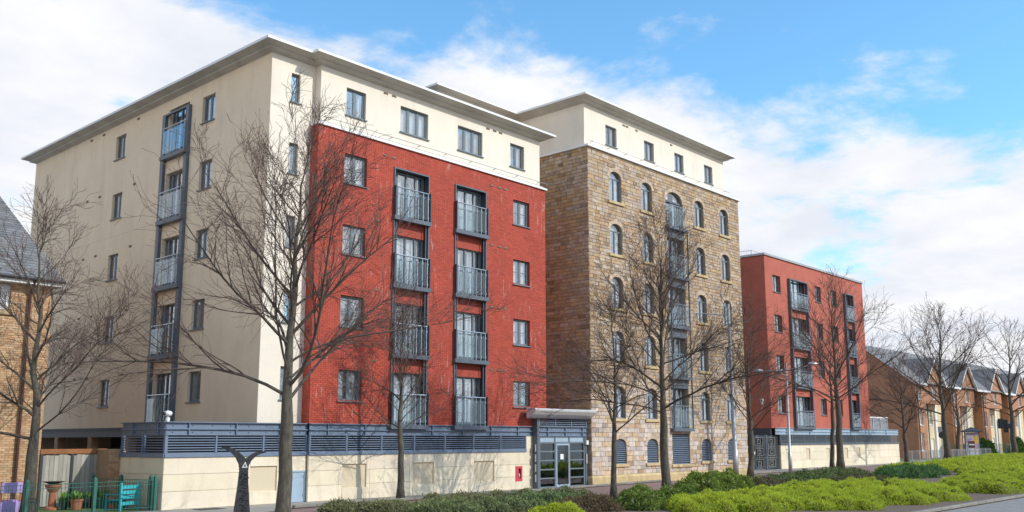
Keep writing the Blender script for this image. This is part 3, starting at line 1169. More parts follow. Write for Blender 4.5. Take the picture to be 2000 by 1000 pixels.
# ================================================================== STONE BLOCK
XB1, XB2, YB, ZBS, ZBW = 36.955, 52.40, 28.4126, 17.0, 19.39
YBL = 33.4
B = thing('stone_block', 'sandstone apartment block with arched windows and cream top floor', 'building', (XB1, YB, 0))
FB = Face(B, 0, YB)
FBU = Face(B, 0, YB + 0.3)
FBS = Face(B, XB1, 0, SIDE)
cols = [(38.78, 39.84), (41.68, 42.72), (47.12, 48.16), (50.02, 51.06)]
MIDU = (44.10, 45.84)
arch_r = [(3.24 + 2.815 * k, 4.87 + 2.815 * k) for k in range(5)]
openings = []                       # (u0,u1,z0,spring,top)
for a, b in cols:
    for z0, z1 in arch_r:
        openings.append((a, b, z0, z1 - 0.36, z1))
    openings.append((a, b, 0.98, 1.88, 2.23))
openings.append((MIDU[0], MIDU[1], 0.85, 2.47, 2.47))
for k in range(5):
    t = SLAB[k] + 0.17 + 2.18
    if k == 4:
        openings.append((MIDU[0], MIDU[1], SLAB[k] + .12, 15.55, 16.12))
    else:
        openings.append((MIDU[0], MIDU[1], SLAB[k] + .12, t, t))


def arc_z(op, u):
    a, b, z0, zs, zt = op
    if zt <= zs:
        return zt
    x = (2 * u - a - b) / (b - a)
    x = max(-1, min(1, x))
    return zs + (zt - zs) * math.sqrt(max(0, 1 - x * x)) ** 0.9


RECB = 0.16
mb = MB()
grid_wall(mb, XB1, XB2, 0, ZBS, [(o[0], o[1], o[2], o[4]) for o in openings], 0.22, w=0.02)
for op in openings:
    if op[4] > op[3]:
        n = 12
        for i in range(n):
            ua, ub = op[0] + (op[1] - op[0]) * i / n, op[0] + (op[1] - op[0]) * (i + 1) / n
            za, zb = arc_z(op, ua), arc_z(op, ub)
            mb.face([(ua, 0.016, za), (ub, 0.016, zb), (ub, 0.016, op[4] + .01), (ua, 0.016, op[4] + .01)])
            mb.face([(ua, 0.016, za), (ua, 0.23, za), (ub, 0.23, zb), (ub, 0.016, zb)])
mb.face([(XB2, 0.02, 0), (XB2, 12, 0), (XB2, 12, ZBS), (XB2, 0.02, ZBS)])
FB.put('stone_backing', mb.mesh('stone_backing', 'stone_mortar'))
mb = MB()
grid_wall(mb, -(YB + 12), -YB - 0.02, 0, ZBS, [], 0.2, w=0.02)
FBS.put('stone_backing', mb.mesh('stone_backing', 'stone_mortar'))

STONES = [(0.50, 0.37, 0.185), (0.44, 0.315, 0.155), (0.53, 0.42, 0.25), (0.40, 0.265, 0.125), (0.49, 0.33, 0.14),
          (0.47, 0.39, 0.265), (0.53, 0.45, 0.32), (0.36, 0.245, 0.135), (0.47, 0.29, 0.115), (0.42, 0.335, 0.225), (0.34, 0.27, 0.19)]


_mn = tuple(sum(c[i] for c in STONES) / len(STONES) for i in range(3))
STONES = [tuple(c[i] * 0.62 + _mn[i] * 0.38 for i in range(3)) for c in STONES]


def stone_layout(u0, u1, z0, z1, ops, rr, quoin=True, margin=0.0):
    out = []
    z = z0
    row = 0
    while z < z1 - 0.05:
        h = rr.choice((0.155, 0.175, 0.19, 0.21))
        if z < 3.0:
            h *= 1.25
        if z + h > z1 - 0.08:
            h = z1 - z
        u = u0
        first = True
        while u < u1 - 0.02:
            L_ = rr.uniform(0.24, 0.58)
            if first and quoin:
                L_ = 0.55 if row % 2 else 0.32
            first = False
            if u + L_ > u1 - 0.22:
                L_ = u1 - u
            segs = [(u, u + L_)]
            zc_ = z + h / 2
            for o in ops:
                # the arch: cut to the half width at this height
                if zc_ < o[2] - 0.02 or zc_ > o[4] + 0.16:
                    continue
                ha = (o[1] - o[0]) / 2
                cu = (o[0] + o[1]) / 2
                mg = 0.0
                if o[4] > o[3] and zc_ > o[3]:
                    hh = (o[4] + 0.2 - o[3])
                    t = min(1, (zc_ - o[3]) / hh)
                    ha = (ha + 0.2) * math.sqrt(max(0, 1 - t * t))
                elif zc_ > o[4]:
                    continue
                if ha <= 0.02:
                    continue
                p0, p1 = cu - ha, cu + ha
                ns = []
                for p, q in segs:
                    if q <= p0 or p >= p1:
                        ns.append((p, q))
                    else:
                        if p < p0 - 0.06:
                            ns.append((p, p0))
                        if q > p1 + 0.06:
                            ns.append((p1, q))
                segs = ns
            for p, q in segs:
                out.append((p, q, z, z + h))
            u += L_
        z += h
        row += 1
    return out


def stone_col(rr, z, low=0.0):
    c = rr.choice(STONES)
    k = rr.uniform(0.88, 1.10)
    if rr.random() < 0.07:
        k *= 0.7
    t = max(0.0, min(1.0, (6.5 - z) / 4.0)) * 0.75      # the newer, paler blocks near the street
    p = rr.choice(PALE)
    return tuple((c[i] * (1 - t) + p[i] * t) * k for i in range(3))


PALE = [(0.62, 0.545, 0.42), (0.60, 0.46, 0.25), (0.56, 0.43, 0.27), (0.55, 0.49, 0.40), (0.62, 0.51, 0.33), (0.53, 0.37, 0.20), (0.64, 0.56, 0.42)]
rr = random.Random(21)
lay = stone_layout(XB1, XB2, 0.46, ZBS, openings, rr)
order = sorted(range(len(lay)), key=lambda i: -(lay[i][1] - lay[i][0]) * (lay[i][3] - lay[i][2]) / (lay[i][0] ** 1.6))
single = set(order[:300])
unit = MB()
unit.cbox(0, 1, 0, 1, 0, 1, 0.035)
unit_me = unit.mesh('stone', 'stone_single')
joined = MB()
for i, (p, q, z0, z1) in enumerate(lay):
    pr = rr.uniform(0.0, 0.02)
    c = stone_col(rr, z0)
    j = 0.008
    if i in single:
        o = FB.put('stone', unit_me, p + j, -pr, z0 + j)
        o.scale = (q - p - 2 * j, 0.03 + pr, z1 - z0 - 2 * j)
        o.color = (*c, 1)
    else:
        joined.cbox(p + j, q - j, -pr, 0.03, z0 + j, z1 - j, 0.010, col=c)
FB.put('stonework', joined.mesh('stonework', 'stone', attr=True), kind='stuff')
sj = MB()
for (p, q, z0, z1) in stone_layout(-(YB + 6.0), -YB, 0.46, ZBS, [], rr):
    pr = rr.uniform(0.0, 0.02)
    sj.cbox(p + .008, q - .008, -pr, 0.03, z0 + .008, z1 - .008, 0.010, col=stone_col(rr, 9))
FBS.put('stonework', sj.mesh('stonework', 'stone', attr=True), kind='stuff')
# dressed plinth course with a sloped top
mb = MB()
sweep(mb, [(0, 8), (0, 0), (XB2 - XB1, 0), (XB2 - XB1, 8)], [(0.10, 0), (0.10, 0.36), (0.02, 0.46), (-0.03, 0.46)])
link('plinth_course', mb.mesh('plinth_course', 'dressed_stone'), B)
# voussoirs round the arches
vm = {}
for op in openings:
    a, b, z0, zs, zt = op
    if zt <= zs:
        continue
    n = 9
    ring = MB()
    for i in range(n):
        t0, t1 = math.pi * (1 - i / n), math.pi * (1 - (i + 1) / n)
        cu, ha, hr_ = (a + b) / 2, (b - a) / 2, zt - zs
        pts = []
        for t in (t0 - 0.012, t1 + 0.012):
            x, y = math.cos(t), math.sin(t)
            pts.append(((cu + ha * x, zs + hr_ * max(y, 0) ** 0.9), (cu + (ha + 0.2) * x, zs + (hr_ + 0.2) * max(y, 0) ** 0.9)))
        (i0, o0), (i1, o1) = pts
        k = rr.uniform(0.85, 1.1)
        c = tuple(v * k for v in (0.56, 0.43, 0.26))
        P = lambda q, w: (q[0], w, q[1])
        ring.face([P(i0, -0.015), P(i1, -0.015), P(o1, -0.015), P(o0, -0.015)], c)
        ring.face([P(i0, -0.015), P(i0, 0.1), P(i1, 0.1), P(i1, -0.015)], c)
        ring.face([P(o0, -0.015), P(o1, -0.015), P(o1, 0.03), P(o0, 0.03)], c)
        ring.face([P(i0, -0.015), P(o0, -0.015), P(o0, 0.03), P(i0, 0.03)], c)
        ring.face([P(i1, -0.015), P(i1, 0.03), P(o1, 0.03), P(o1, -0.015)], c)
    FB.put('arch', ring.mesh('arch', 'stone', attr=True))


def arched_window(F, op, rec=0.12):
    a, b, z0, zs, zt = op
    W, H, Hs = b - a, zt - z0, zs - z0
    key = ('aw', round(W, 3), round(H, 3))

    def frame():
        m_ = MB()
        t, d = 0.055, 0.07
        m_.box(0, t, 0, d, 0, Hs)
        m_.box(W - t, W, 0, d, 0, Hs)
        m_.box(t, W - t, 0, d, 0, t)
        m_.box(t, W - t, 0, d, Hs - 0.06, Hs)
        m_.box(W / 2 - 0.05, W / 2 + 0.05, 0.004, d, t, Hs - 0.06)
        n = 12
        for i in range(n):
            q = []
            for t_ in (math.pi * (1 - i / n), math.pi * (1 - (i + 1) / n)):
                x, y = math.cos(t_), max(0, math.sin(t_)) ** 0.9
                q.append(((W / 2 + W / 2 * x, Hs + (H - Hs) * y), (W / 2 + (W / 2 - t) * x, Hs + (H - Hs - t) * y)))
            (o0, i0), (o1, i1) = q
            P = lambda p, w: (p[0], w, p[1])
            m_.face([P(o0, 0), P(o1, 0), P(i1, 0), P(i0, 0)])
            m_.face([P(i0, 0), P(i1, 0), P(i1, d), P(i0, d)])
        return m_.mesh('arched_window', 'grey_frame')

    def fan():
        m_ = MB()
        n = 12
        pts = [(W / 2 + (W / 2 - .05) * math.cos(math.pi * i / n), 0.0, (H - Hs - .05) * max(0, math.sin(math.pi * i / n)) ** 0.9) for i in range(n + 1)]
        m_.face(pts)
        return m_.mesh('pane', 'window_glass')
    wo = F.put('window', cached(key, frame), a, rec, z0)
    for i in range(2):
        p = 0.055 if i == 0 else W / 2 + 0.05
        q = W / 2 - 0.05 if i == 0 else W - 0.055
        link('pane', cached(key + ('p',), lambda: pane_mesh(q - p, Hs - 0.115)), wo, (p, 0.03, 0.055))
    link('pane', cached(key + ('f',), fan), wo, (0, 0.03, Hs))
    sd = random.randint(0, 3)
    if random.random() < 0.7:
        link('curtain', cached(key + ('c', sd), lambda: curtain_mesh(W, H, 'curtain_white', 9, sd)), wo, (0, 0.16, 0))
    else:
        link('curtain', cached(key + ('h', sd), lambda: curtain_mesh(W * .35, H, 'curtain_white', 4, sd)), wo, (0, 0.16, 0))
        link('curtain', cached(key + ('h', sd), None), wo, (W * .65, 0.16, 0))
    return wo


def stone_sill(F, a, b, z):
    def mk():
        m_ = MB()
        m_.cbox(0, b - a + 0.3, -0.09, 0.15, -0.15, 0.0, 0.012)
        return m_.mesh('sill', 'dressed_stone')
    F.put('sill', cached(('ssill', round(b - a, 2)), mk), a - 0.15, 0, z)


def louvre_panel(F, op, n):
    a, b, z0, zs, zt = op
    mb = MB()
    mb.box(a, b, 0.17, 0.19, z0, zt + 0.02)
    o = F.put('louvre', mb.mesh('louvre', 'dark_steel'))
    p = (zt - z0) / n
    for j in range(n):
        z = z0 + p * j
        ha = (b - a) / 2
        if zt > zs and z + p * .6 > zs:
            t = min(1, (z + p * .6 - zs) / (zt - zs))
            ha *= math.sqrt(max(0.04, 1 - t * t))
        cu = (a + b) / 2

        def mk():
            m_ = MB()
            m_.face([(-ha, 0, 0), (ha, 0, 0), (ha, 0, p * .5), (-ha, 0, p * .5)])
            m_.face([(-ha, 0, p * .5), (ha, 0, p * .5), (ha, 0.06, p * .5), (-ha, 0.06, p * .5)])
            m_.face([(-ha, 0, 0), (-ha, 0.06, 0), (ha, 0.06, 0), (ha, 0, 0)])
            return m_.mesh('slat', 'louvre_steel')
        me = cached(('ls', round(ha, 3), round(p, 4)), mk)
        link('slat', me, o, (cu, 0.07, z))


for op in openings:
    a, b, z0, zs, zt = op
    if zt < 2.6:
        louvre_panel(FB, op, 16 if zs == zt else 13)
        stone_sill(FB, a, b, z0)
    elif zt > zs and (a, b) != MIDU:
        arched_window(FB, op)
        stone_sill(FB, a, b, z0)
    elif zs == zt:
        french_door(FB, a, z0, b - a, zt - z0, rec=0.2)
    else:
        french_door(FB, a, z0, b - a, zs - z0, rec=0.2)
        arched_window(FB, (a, b, zs + 0.005, zs + 0.02, zt))
for k in range(5):
    balcony(FB, MIDU[0] - 0.12, SLAB[k], MIDU[1] - MIDU[0] + 0.24)
    if k < 4:
        mb = MB()
        t = SLAB[k] + .17 + 2.18
        mb.box(MIDU[0] + 0.0, MIDU[1] - 0.0, -0.03, 0.0, t + 0.0, SLAB[k + 1] - 0.01)
        FB.put('spandrel_panel', mb.mesh('spandrel_panel', 'blue_steel'))
mb = MB()
for u in (MIDU[0] - 0.12, MIDU[1] + 0.05):
    mb.box(u, u + 0.07, -0.24, -0.19, 2.75, SLAB[4] + 0.05)
FB.put('balcony_post', mb.mesh('balcony_post', 'dark_steel'))
# cream top floor
topb = [(38.93, 39.92), (42.52, 43.50), (45.63, 46.60), (48.92, 49.90)]
mb = MB()
XBU1, XBU2 = 37.08, 51.25
grid_wall(mb, XBU1, XBU2, ZBS - .1, ZBW + .1, [(a, b, 17.63, 18.72) for a, b in topb], 0.13)
mb.face([(XBU2, 0, ZBS - .1), (XBU2, 12, ZBS - .1), (XBU2, 12, ZBW + .1), (XBU2, 0, ZBW + .1)])
mb.face([(XBU1, 0, ZBS - .1), (XBU1, 0, ZBW + .1), (XBU1, YBL - YB - .3, ZBW + .1), (XBU1, YBL - YB - .3, ZBS - .1)])
FBU.put('top_floor_wall', mb.mesh('top_floor_wall', 'cream_render'))
for a, b in topb:
    window(FBU, a, 17.63, b - a, 1.09, 2, False, cur='pair')
for u in (40.5, 40.8, 41.7, 45.2):
    FBU.put('vent', VENT, u, 0, 19.05)
mb = MB()
sweep(mb, [(0, 6), (0, 0), (XB2 - XB1, 0), (XB2 - XB1, 6)], [(-0.05, ZBS), (0.12, ZBS), (0.12, ZBS + 0.10), (-0.2, ZBS + 0.24), (-1.4, ZBS + 0.26)])
link('ledge', mb.mesh('ledge', 'white_metal'), B)
mb = MB()
mb.tube([(0.1, 0.1, 17.42), (XB2 - XB1 - .8, 0.1, 17.42)], 0.013, 5)
for i in range(10):
    mb.box(0.6 + i * 1.5, 0.62 + i * 1.5, 0.1, 0.31, 17.39, 17.42)
link('safety_rail', mb.mesh('safety_rail', 'galvanised'), B)
# the linking wing behind, with the same cornice
XL = 31.15
mb = MB()
mb.face([(XL - XB1, YBL - YB, 14), (XBU1 - XB1, YBL - YB, 14), (XBU1 - XB1, YBL - YB, ZBW + .1), (XL - XB1, YBL - YB, ZBW + .1)])
mb.face([(XL - XB1, YBL - YB, 14), (XL - XB1, 16, 14), (XL - XB1, 16, ZBW + .1), (XL - XB1, YBL - YB, ZBW + .1)])
mb.face([(-3.2, YBL - YB, 0), (0.1, YBL - YB, 0), (0.1, YBL - YB, 14), (-3.2, YBL - YB, 14)])
link('link_wing_wall', mb.mesh('link_wing_wall', 'side_render'), B)
cornice(B, [(31.15, 44), (31.15, YBL), (XBU1, YBL), (XBU1, YB + .3), (XBU2, YB + .3), (XBU2, 44)], ZBW)
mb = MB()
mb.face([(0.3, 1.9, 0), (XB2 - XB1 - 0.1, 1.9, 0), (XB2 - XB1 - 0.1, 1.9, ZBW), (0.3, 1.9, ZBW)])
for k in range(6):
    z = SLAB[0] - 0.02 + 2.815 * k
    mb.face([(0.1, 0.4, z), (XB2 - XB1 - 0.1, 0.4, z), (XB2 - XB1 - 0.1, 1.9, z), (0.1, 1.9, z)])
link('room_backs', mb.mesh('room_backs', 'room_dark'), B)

# ------------------------------------------------------------------ entrance porch between the two blocks
EY = 28.6
E_ = thing('entrance_porch', 'steel and glass entrance porch with curved metal canopy beside the stone block', 'entrance', (33.2, EY, 0))
FE = Face(E_, 33.2, EY)
mb = MB()
prof = [(0.0, 3.62), (-0.46, 3.60), (-0.55, 3.55), (-0.53, 3.48), (-0.40, 3.33), (-0.20, 3.21), (0.0, 3.15)]
u0, u1 = -0.80, 3.72
for i in range(len(prof) - 1):
    (w0, z0), (w1, z1) = prof[i], prof[i + 1]
    mb.face([(u0, w0, z0), (u1, w0, z0), (u1, w1, z1), (u0, w1, z1)])
for u, s_ in ((u0, 1), (u1, -1)):
    mb.face([(u, w, z) for w, z in prof])
FE.put('canopy', mb.mesh('canopy', 'canopy_metal'))
mb = MB()
mb.box(u0 + .35, u1 - 0.1, 0.0, 4.0, 3.15, 3.5)
FE.put('canopy_roof', mb.mesh('canopy_roof', 'roof_grey'))
louvre_bays(FE, 0.05, 3.62, 1.2, 2.80, 3.15, 4)
steel_beam(FE, 0.05, 3.62, 2.34, 2.80, 1.3)
mb = MB()
mb.box(-0.1, 0.05, -0.03, 0.35, 0, 3.15)
FE.put('end_post', mb.mesh('end_post', 'blue_steel'))
mb = MB()
mb.box(3.48, 3.62, 0.0, 0.3, 0, 2.34)
FE.put('end_post', mb.mesh('end_post', 'blue_steel'))
mb = MB()
us = [0.12, 1.23, 2.30, 3.42]
for u in us:
    mb.box(u - 0.04, u + 0.04, 0.02, 0.12, 0, 2.34)
for i in (0, 2):
    for z in (0.0, 0.40, 0.80, 1.21, 1.62, 2.02):
        mb.box(us[i] + 0.04, us[i + 1] - 0.04, 0.03, 0.11, z, z + 0.06)
mb.box(us[1] + 0.04, us[2] - 0.04, 0.03, 0.11, 2.02, 2.08)
FE.put('screen_frame', mb.mesh('screen_frame', 'grey_frame'))
for i in (0, 2):
    for z in (0.06, 0.46, 0.86, 1.27, 1.68):
        W = us[i + 1] - us[i] - 0.08
        FE.put('pane', cached(('ep', round(W, 2)), lambda: pane_mesh(W, 0.345, 'dark_glass')), us[i] + 0.04, 0.07, z)
for i in range(3):
    mb = MB()
    mb.box(us[i] + 0.04, us[i + 1] - 0.04, 0.05, 0.08, 2.085, 2.335)
    FE.put('top_panel', mb.mesh('top_panel', 'pale_door'))
mb = MB()
a, b = us[1] + 0.05, us[2] - 0.05
mb.box(a, a + 0.07, 0.0, 0.06, 0.02, 2.01)
mb.box(b - 0.07, b, 0.0, 0.06, 0.02, 2.01)
mb.box(a + 0.07, b - 0.07, 0.0, 0.06, 1.93, 2.01)
mb.box(a + 0.07, b - 0.07, 0.0, 0.06, 0.02, 0.13)
d_ = FE.put('door', mb.mesh('door', 'pale_door'))
mb = MB()
mb.box(a + 0.07, b - 0.07, 0.02, 0.035, 0.13, 1.93)
link('pane', mb.mesh('pane', 'dark_glass'), d_)
mb = MB()
mb.tube([(b - 0.13, -0.06, 0.15), (b - 0.13, -0.06, 1.9)], 0.02, 8)
link('pull_handle', mb.mesh('pull_handle', 'steel_bright'), d_)
mb = MB()
mb.box(a + 0.32, a + 0.55, 0.012, 0.018, 1.28, 1.52)
link('notice', mb.mesh('notice', 'paper'), d_)
mb = MB()
mb.box(3.49, 3.61, -0.04, 0.0, 1.05, 1.5)
FE.put('intercom_panel', mb.mesh('intercom_panel', 'galvanised'))
mb = MB()
mb.box(3.48, 3.64, -0.09, 0.0, 1.95, 2.15)
FE.put('wall_light', mb.mesh('wall_light', 'white_metal'))
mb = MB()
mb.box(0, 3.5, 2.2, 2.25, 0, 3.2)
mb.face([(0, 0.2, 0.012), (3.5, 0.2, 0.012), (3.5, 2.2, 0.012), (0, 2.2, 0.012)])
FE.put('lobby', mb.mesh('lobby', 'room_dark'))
# lobby side window: opaque pale plates stand in for the brightness beyond
mb = MB()
for z in (0.3, 0.75, 1.2, 1.65):
    mb.box(-0.20, -0.11, 0.02, 0.03, z, z + 0.33)
FE.put('side_glazing_bright', mb.mesh('side_glazing_bright', 'galvanised'))

# ================================================================== FAR RED BLOCK
XC1, XC2, YC, ZCT = 64.4, 82.8, 32.93, 15.91
C_ = thing('red_block', 'flat roofed red brick apartment block beyond the stone block', 'building', (XC1, YC, 0))
FC = Face(C_, 0, YC)
FCS = Face(C_, XC1, 0, SIDE)
rowsC = [(4.08 + 3.06 * k, 5.38 + 3.06 * k) for k in range(4)]
winC = [(65.62, 66.90), (72.95, 74.10), (76.0, 77.18)]
slabC = [2.95 + 3.06 * k for k in range(4)]
balC = [(68.35, 71.0), (78.75, 80.05)]
holC = [(a, b, c, d) for a, b in winC for c, d in rowsC] + [(a, b, z + .1, z + 2.5) for a, b in balC for z in slabC]
mb = MB()
grid_wall(mb, XC1, XC2, 2.99, ZCT, holC, 0.2)
mb.face([(XC2, 0, 2.99), (XC2, 12, 2.99), (XC2, 12, ZCT), (XC2, 0, ZCT)])
FC.put('front_wall', mb.mesh('front_wall', 'red_wall_far'))
mb = MB()
grid_wall(mb, -(YC + 12), -YC, 2.99, ZCT, [], 0.2)
FCS.put('side_wall', mb.mesh('side_wall', 'red_wall_far'))
mb = MB()
mb.box(-0.12, XC2 - XC1 + 0.08, -0.1, 12, ZCT, ZCT + 0.16)
link('parapet_coping', mb.mesh('parapet_coping', 'galvanised'), C_)
for a, b in winC:
    for c, d in rowsC:
        window(FC, a, c, b - a, d - c, 2, True, rec=0.16)
for a, b in balC:
    for z in slabC:
        french_door(FC, a, z + .1, b - a, 2.4, rec=0.2)
        balcony(FC, a - 0.2, z, b - a + 0.42, ng=3 if b - a > 2 else 2)
    balcony_frame(FC, a - 0.28, 2.9, 14.55, b - a + 0.56, p=0.22, pw=0.16)
for a, b in balC:
    for z in slabC:
        for u in (a + 0.003, b - 0.028):
            mb = MB()
            mb.box(u, u + 0.025, -0.01, 0.2, z + .1, z + 2.5)
            FC.put('reveal_shade_lining', mb.mesh('reveal_shade_lining', 'dark_steel'))  # dark steel strips put in for the shadow in the door reveals
mb = MB()
mb.tube([(-0.12, 2.3, 14.9), (-0.12, 2.3, 0.1)], 0.075, 8)
mb.box(-0.3, 0.0, 2.1, 2.5, 14.9, 15.35)
for z in (12.5, 9.5, 6.5, 3.5):
    mb.box(-0.22, 0, 2.2, 2.4, z, z + 0.08)
link('downpipe', mb.mesh('downpipe', 'dark_steel'), C_)
mb = MB()
for x, y in [(0.3, 1.2 + 1.0 * i) for i in range(9)] + [(0.3 + 1.3 * i, 1.2) for i in range(10)]:
    mb.tube([(x, y, ZCT + .1), (x, y, ZCT + 0.55)], 0.02, 5)
mb.tube([(12.0, 1.2, ZCT + 0.55), (0.3, 1.2, ZCT + 0.55), (0.3, 9.2, ZCT + 0.55)], 0.022, 5)
for i in range(40):
    mb.tube([(0.3, 1.2 + 0.2 * i, ZCT + .15), (0.3, 1.2 + .2 * i, ZCT + .55)], 0.008, 3)
link('roof_railing', mb.mesh('roof_railing', 'galvanised'), C_)
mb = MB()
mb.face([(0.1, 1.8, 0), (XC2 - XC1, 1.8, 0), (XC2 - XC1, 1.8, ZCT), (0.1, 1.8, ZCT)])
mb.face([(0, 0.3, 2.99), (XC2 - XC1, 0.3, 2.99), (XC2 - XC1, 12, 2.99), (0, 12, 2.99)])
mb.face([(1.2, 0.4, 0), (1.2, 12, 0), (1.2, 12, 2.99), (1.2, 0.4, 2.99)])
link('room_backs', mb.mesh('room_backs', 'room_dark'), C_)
mb = MB()
mb.box(0.0, 0.15, 0.1, 11.9, 2.45, 2.98)
link('edge_beam', mb.mesh('edge_beam', 'dark_steel'), C_)

PC = thing('podium_wall', 'low cream wall with grey louvres below the far red brick block', 'wall', (65.7, YC, 0))
FPC = Face(PC, 0, YC)
XE = 89.2
mb = MB()
mb.box(65.76, XE - .06, 0.06, 0.3, 0, 1.75)
mb.box(XE - .3, XE - .06, 0.06, 6, 0, 1.75)
FPC.put('wall_core', mb.mesh('wall_core', 'plinth_core'))
rec = [(66.45, 67.15, .62, 1.45), (69.86, 70.57, .62, 1.45), (73.48, 74.24, .62, 1.45), (77.0, 77.7, .62, 1.45), (79.55, 80.25, .62, 1.45)]
block_wall(FPC, 65.7, XE, [0, 0.6, 1.2, 1.75], [67.5 + 1.9 * i for i in range(12)], rec)
mb = MB()
mb.box(65.7, XE, -0.05, 0.1, 1.75, 1.88)
FPC.put('steel_strip', mb.mesh('steel_strip', 'blue_steel'))
louvre_bays(FPC, 65.7, XE, 1.9, 1.88, 2.52, 7, m='grey_frame', stuff=True)
steel_beam(FPC, 65.0, XE, 2.52, 3.02, 3.9, m='pale_door')
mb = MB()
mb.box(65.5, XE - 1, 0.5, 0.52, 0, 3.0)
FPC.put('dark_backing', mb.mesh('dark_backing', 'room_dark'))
mb = MB()
mb.box(83.2, 88.3, 0.6, 0.62, 3.03, 4.05)
FPC.put('glass_screen', mb.mesh('glass_screen', 'dark_glass'))
mb = MB()
mb.box(83.2, 88.3, 0.55, 0.67, 4.05, 4.15)
for u in (83.2, 84.9, 86.6, 88.25):
    mb.box(u, u + .06, 0.57, 0.65, 3.02, 4.05)
FPC.put('screen_rail', mb.mesh('screen_rail', 'white_metal'))

# gate in the gap
G = thing('metal_gate', 'double steel gate with square openwork pattern between stone block and far red block', 'gate', (61.9, 33.2, 0))
for i, u in enumerate((0.0, 1.98, 3.72)):
    mb = MB()
    mb.box(u - 0.06, u + 0.06, -0.06, 0.06, 0, 2.52)
    link('post', mb.mesh('post', 'blue_steel'), G)
for u in (0.08, 2.06):
    mb = MB()
    W = 1.62 if u > 1 else 1.80
    for z in (0.08, 2.40):
        mb.box(0, W, -0.02, 0.02, z, z + 0.05)
    for x in (0.0, W - 0.04):
        mb.box(x, x + 0.04, -0.02, 0.02, 0.13, 2.40)
    lf = link('gate_leaf', mb.mesh('gate_leaf', 'blue_steel'), G, (u, 0, 0))
    def ring(x0, x1, z0, z1, t=0.025):
        m_ = MB()
        m_.box(x0, x1, -0.012, 0.012, z0, z0 + t)
        m_.box(x0, x1, -0.012, 0.012, z1 - t, z1)
        m_.box(x0, x0 + t, -0.012, 0.012, z0 + t, z1 - t)
        m_.box(x1 - t, x1, -0.012, 0.012, z0 + t, z1 - t)
        link('openwork', m_.mesh('openwork', 'galvanised'), lf)
    for z in (0.2, 1.0, 1.75):
        ring(0.25, W - 0.25, z, z + 0.55)
        ring(W / 2 - 0.22, W / 2 + 0.22, z + 0.12, z + 0.42)
    for j in range(7):
        x = 0.12 + (W - 0.24) * j / 6
        m_ = MB()
        m_.box(x - 0.01, x + 0.01, -0.01, 0.01, 0.13, 2.40)
        link('bar', m_.mesh('bar', 'galvanised'), lf)
    for z in (0.85, 1.62, 2.33):
        m_ = MB()
        m_.box(0.04, W - 0.04, -0.014, 0.014, z, z + 0.025)
        link('bar', m_.mesh('bar', 'galvanised'), lf)
mb = MB()
mb.box(0.1, 0.28, -0.06, -0.02, 1.12, 1.32)
link('lock', mb.mesh('lock', 'white_metal'), G)

# ================================================================== LEFT BRICK HOUSE
HX, HY, HZ = 13.05, 33.0, 7.35
Hs = thing('brick_house', 'orange brick house with dark slate roof at the far left', 'house', (HX, HY, 0))
FH = Face(Hs, 0, HY)
hw = [(10.55, 11.72, 6.42, 7.28), (10.3, 11.50, 3.55, 5.10), (7.2, 8.4, 6.42, 7.28), (7.2, 8.4, 3.55, 5.1)]
mb = MB()
grid_wall(mb, 2.0, HX, 0, HZ, hw, 0.12, w=0.012)
mb.face([(HX, 0.012, 0), (HX, 14, 0), (HX, 14, HZ), (HX, 7, 11.9), (HX, 0.012, HZ)])
FH.put('house_wall', mb.mesh('house_wall', 'orange_mortar'))
OT = ((1, 1, 1), (1.06, 1.05, 1.0), (0.9, 0.82, 0.75), (1.0, 1.05, 1.1), (0.85, 0.75, 0.7), (1.1, 1.15, 1.2))
mb = brick_field(6.0, HX, 0, HZ, hw, tones=OT, seed=9, w=0.012)
FH.put('brickwork', mb.mesh('brickwork', 'orange_brick', attr=True), kind='stuff')
for a, b, c, d in hw:
    window(FH, a, c, b - a, d - c, 2, False, rec=0.08, cur='net', fm='white_paint', sill=None)
    mb = MB()
    mb.cbox(0, b - a + 0.3, -0.08, 0.1, -0.15, 0, 0.01)
    FH.put('sill', mb.mesh('sill', 'dressed_stone'), a - 0.15, 0, c)
mb = MB()
mb.face([(2, 2.0, 0), (HX - .2, 2.0, 0), (HX - .2, 2.0, HZ), (2, 2.0, HZ)])
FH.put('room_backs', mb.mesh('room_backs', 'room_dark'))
mb = MB()
mb.box(-11, 0.15, -0.36, -0.33, HZ - 0.02, HZ + 0.16)
mb.box(-11, 0.15, -0.33, 0.0, HZ - 0.02, HZ)
mb.box(0.13, 0.16, -0.33, 1.0, HZ - 0.02, HZ + 0.16)
link('fascia', mb.mesh('fascia', 'white_paint'), Hs)
mb = MB()
mb.tube([(-11, -0.43, HZ + 0.15), (0.22, -0.43, HZ + 0.15)], 0.065, 8)
link('gutter', mb.mesh('gutter', 'dark_plastic'), Hs)
mb = MB()
mb.tube([(-0.75, -0.4, HZ + 0.1), (-0.75, -0.1, HZ - 0.3), (-0.75, -0.09, 0.0)], 0.05, 8)
link('downpipe', mb.mesh('downpipe', 'brown_pipe'), Hs)
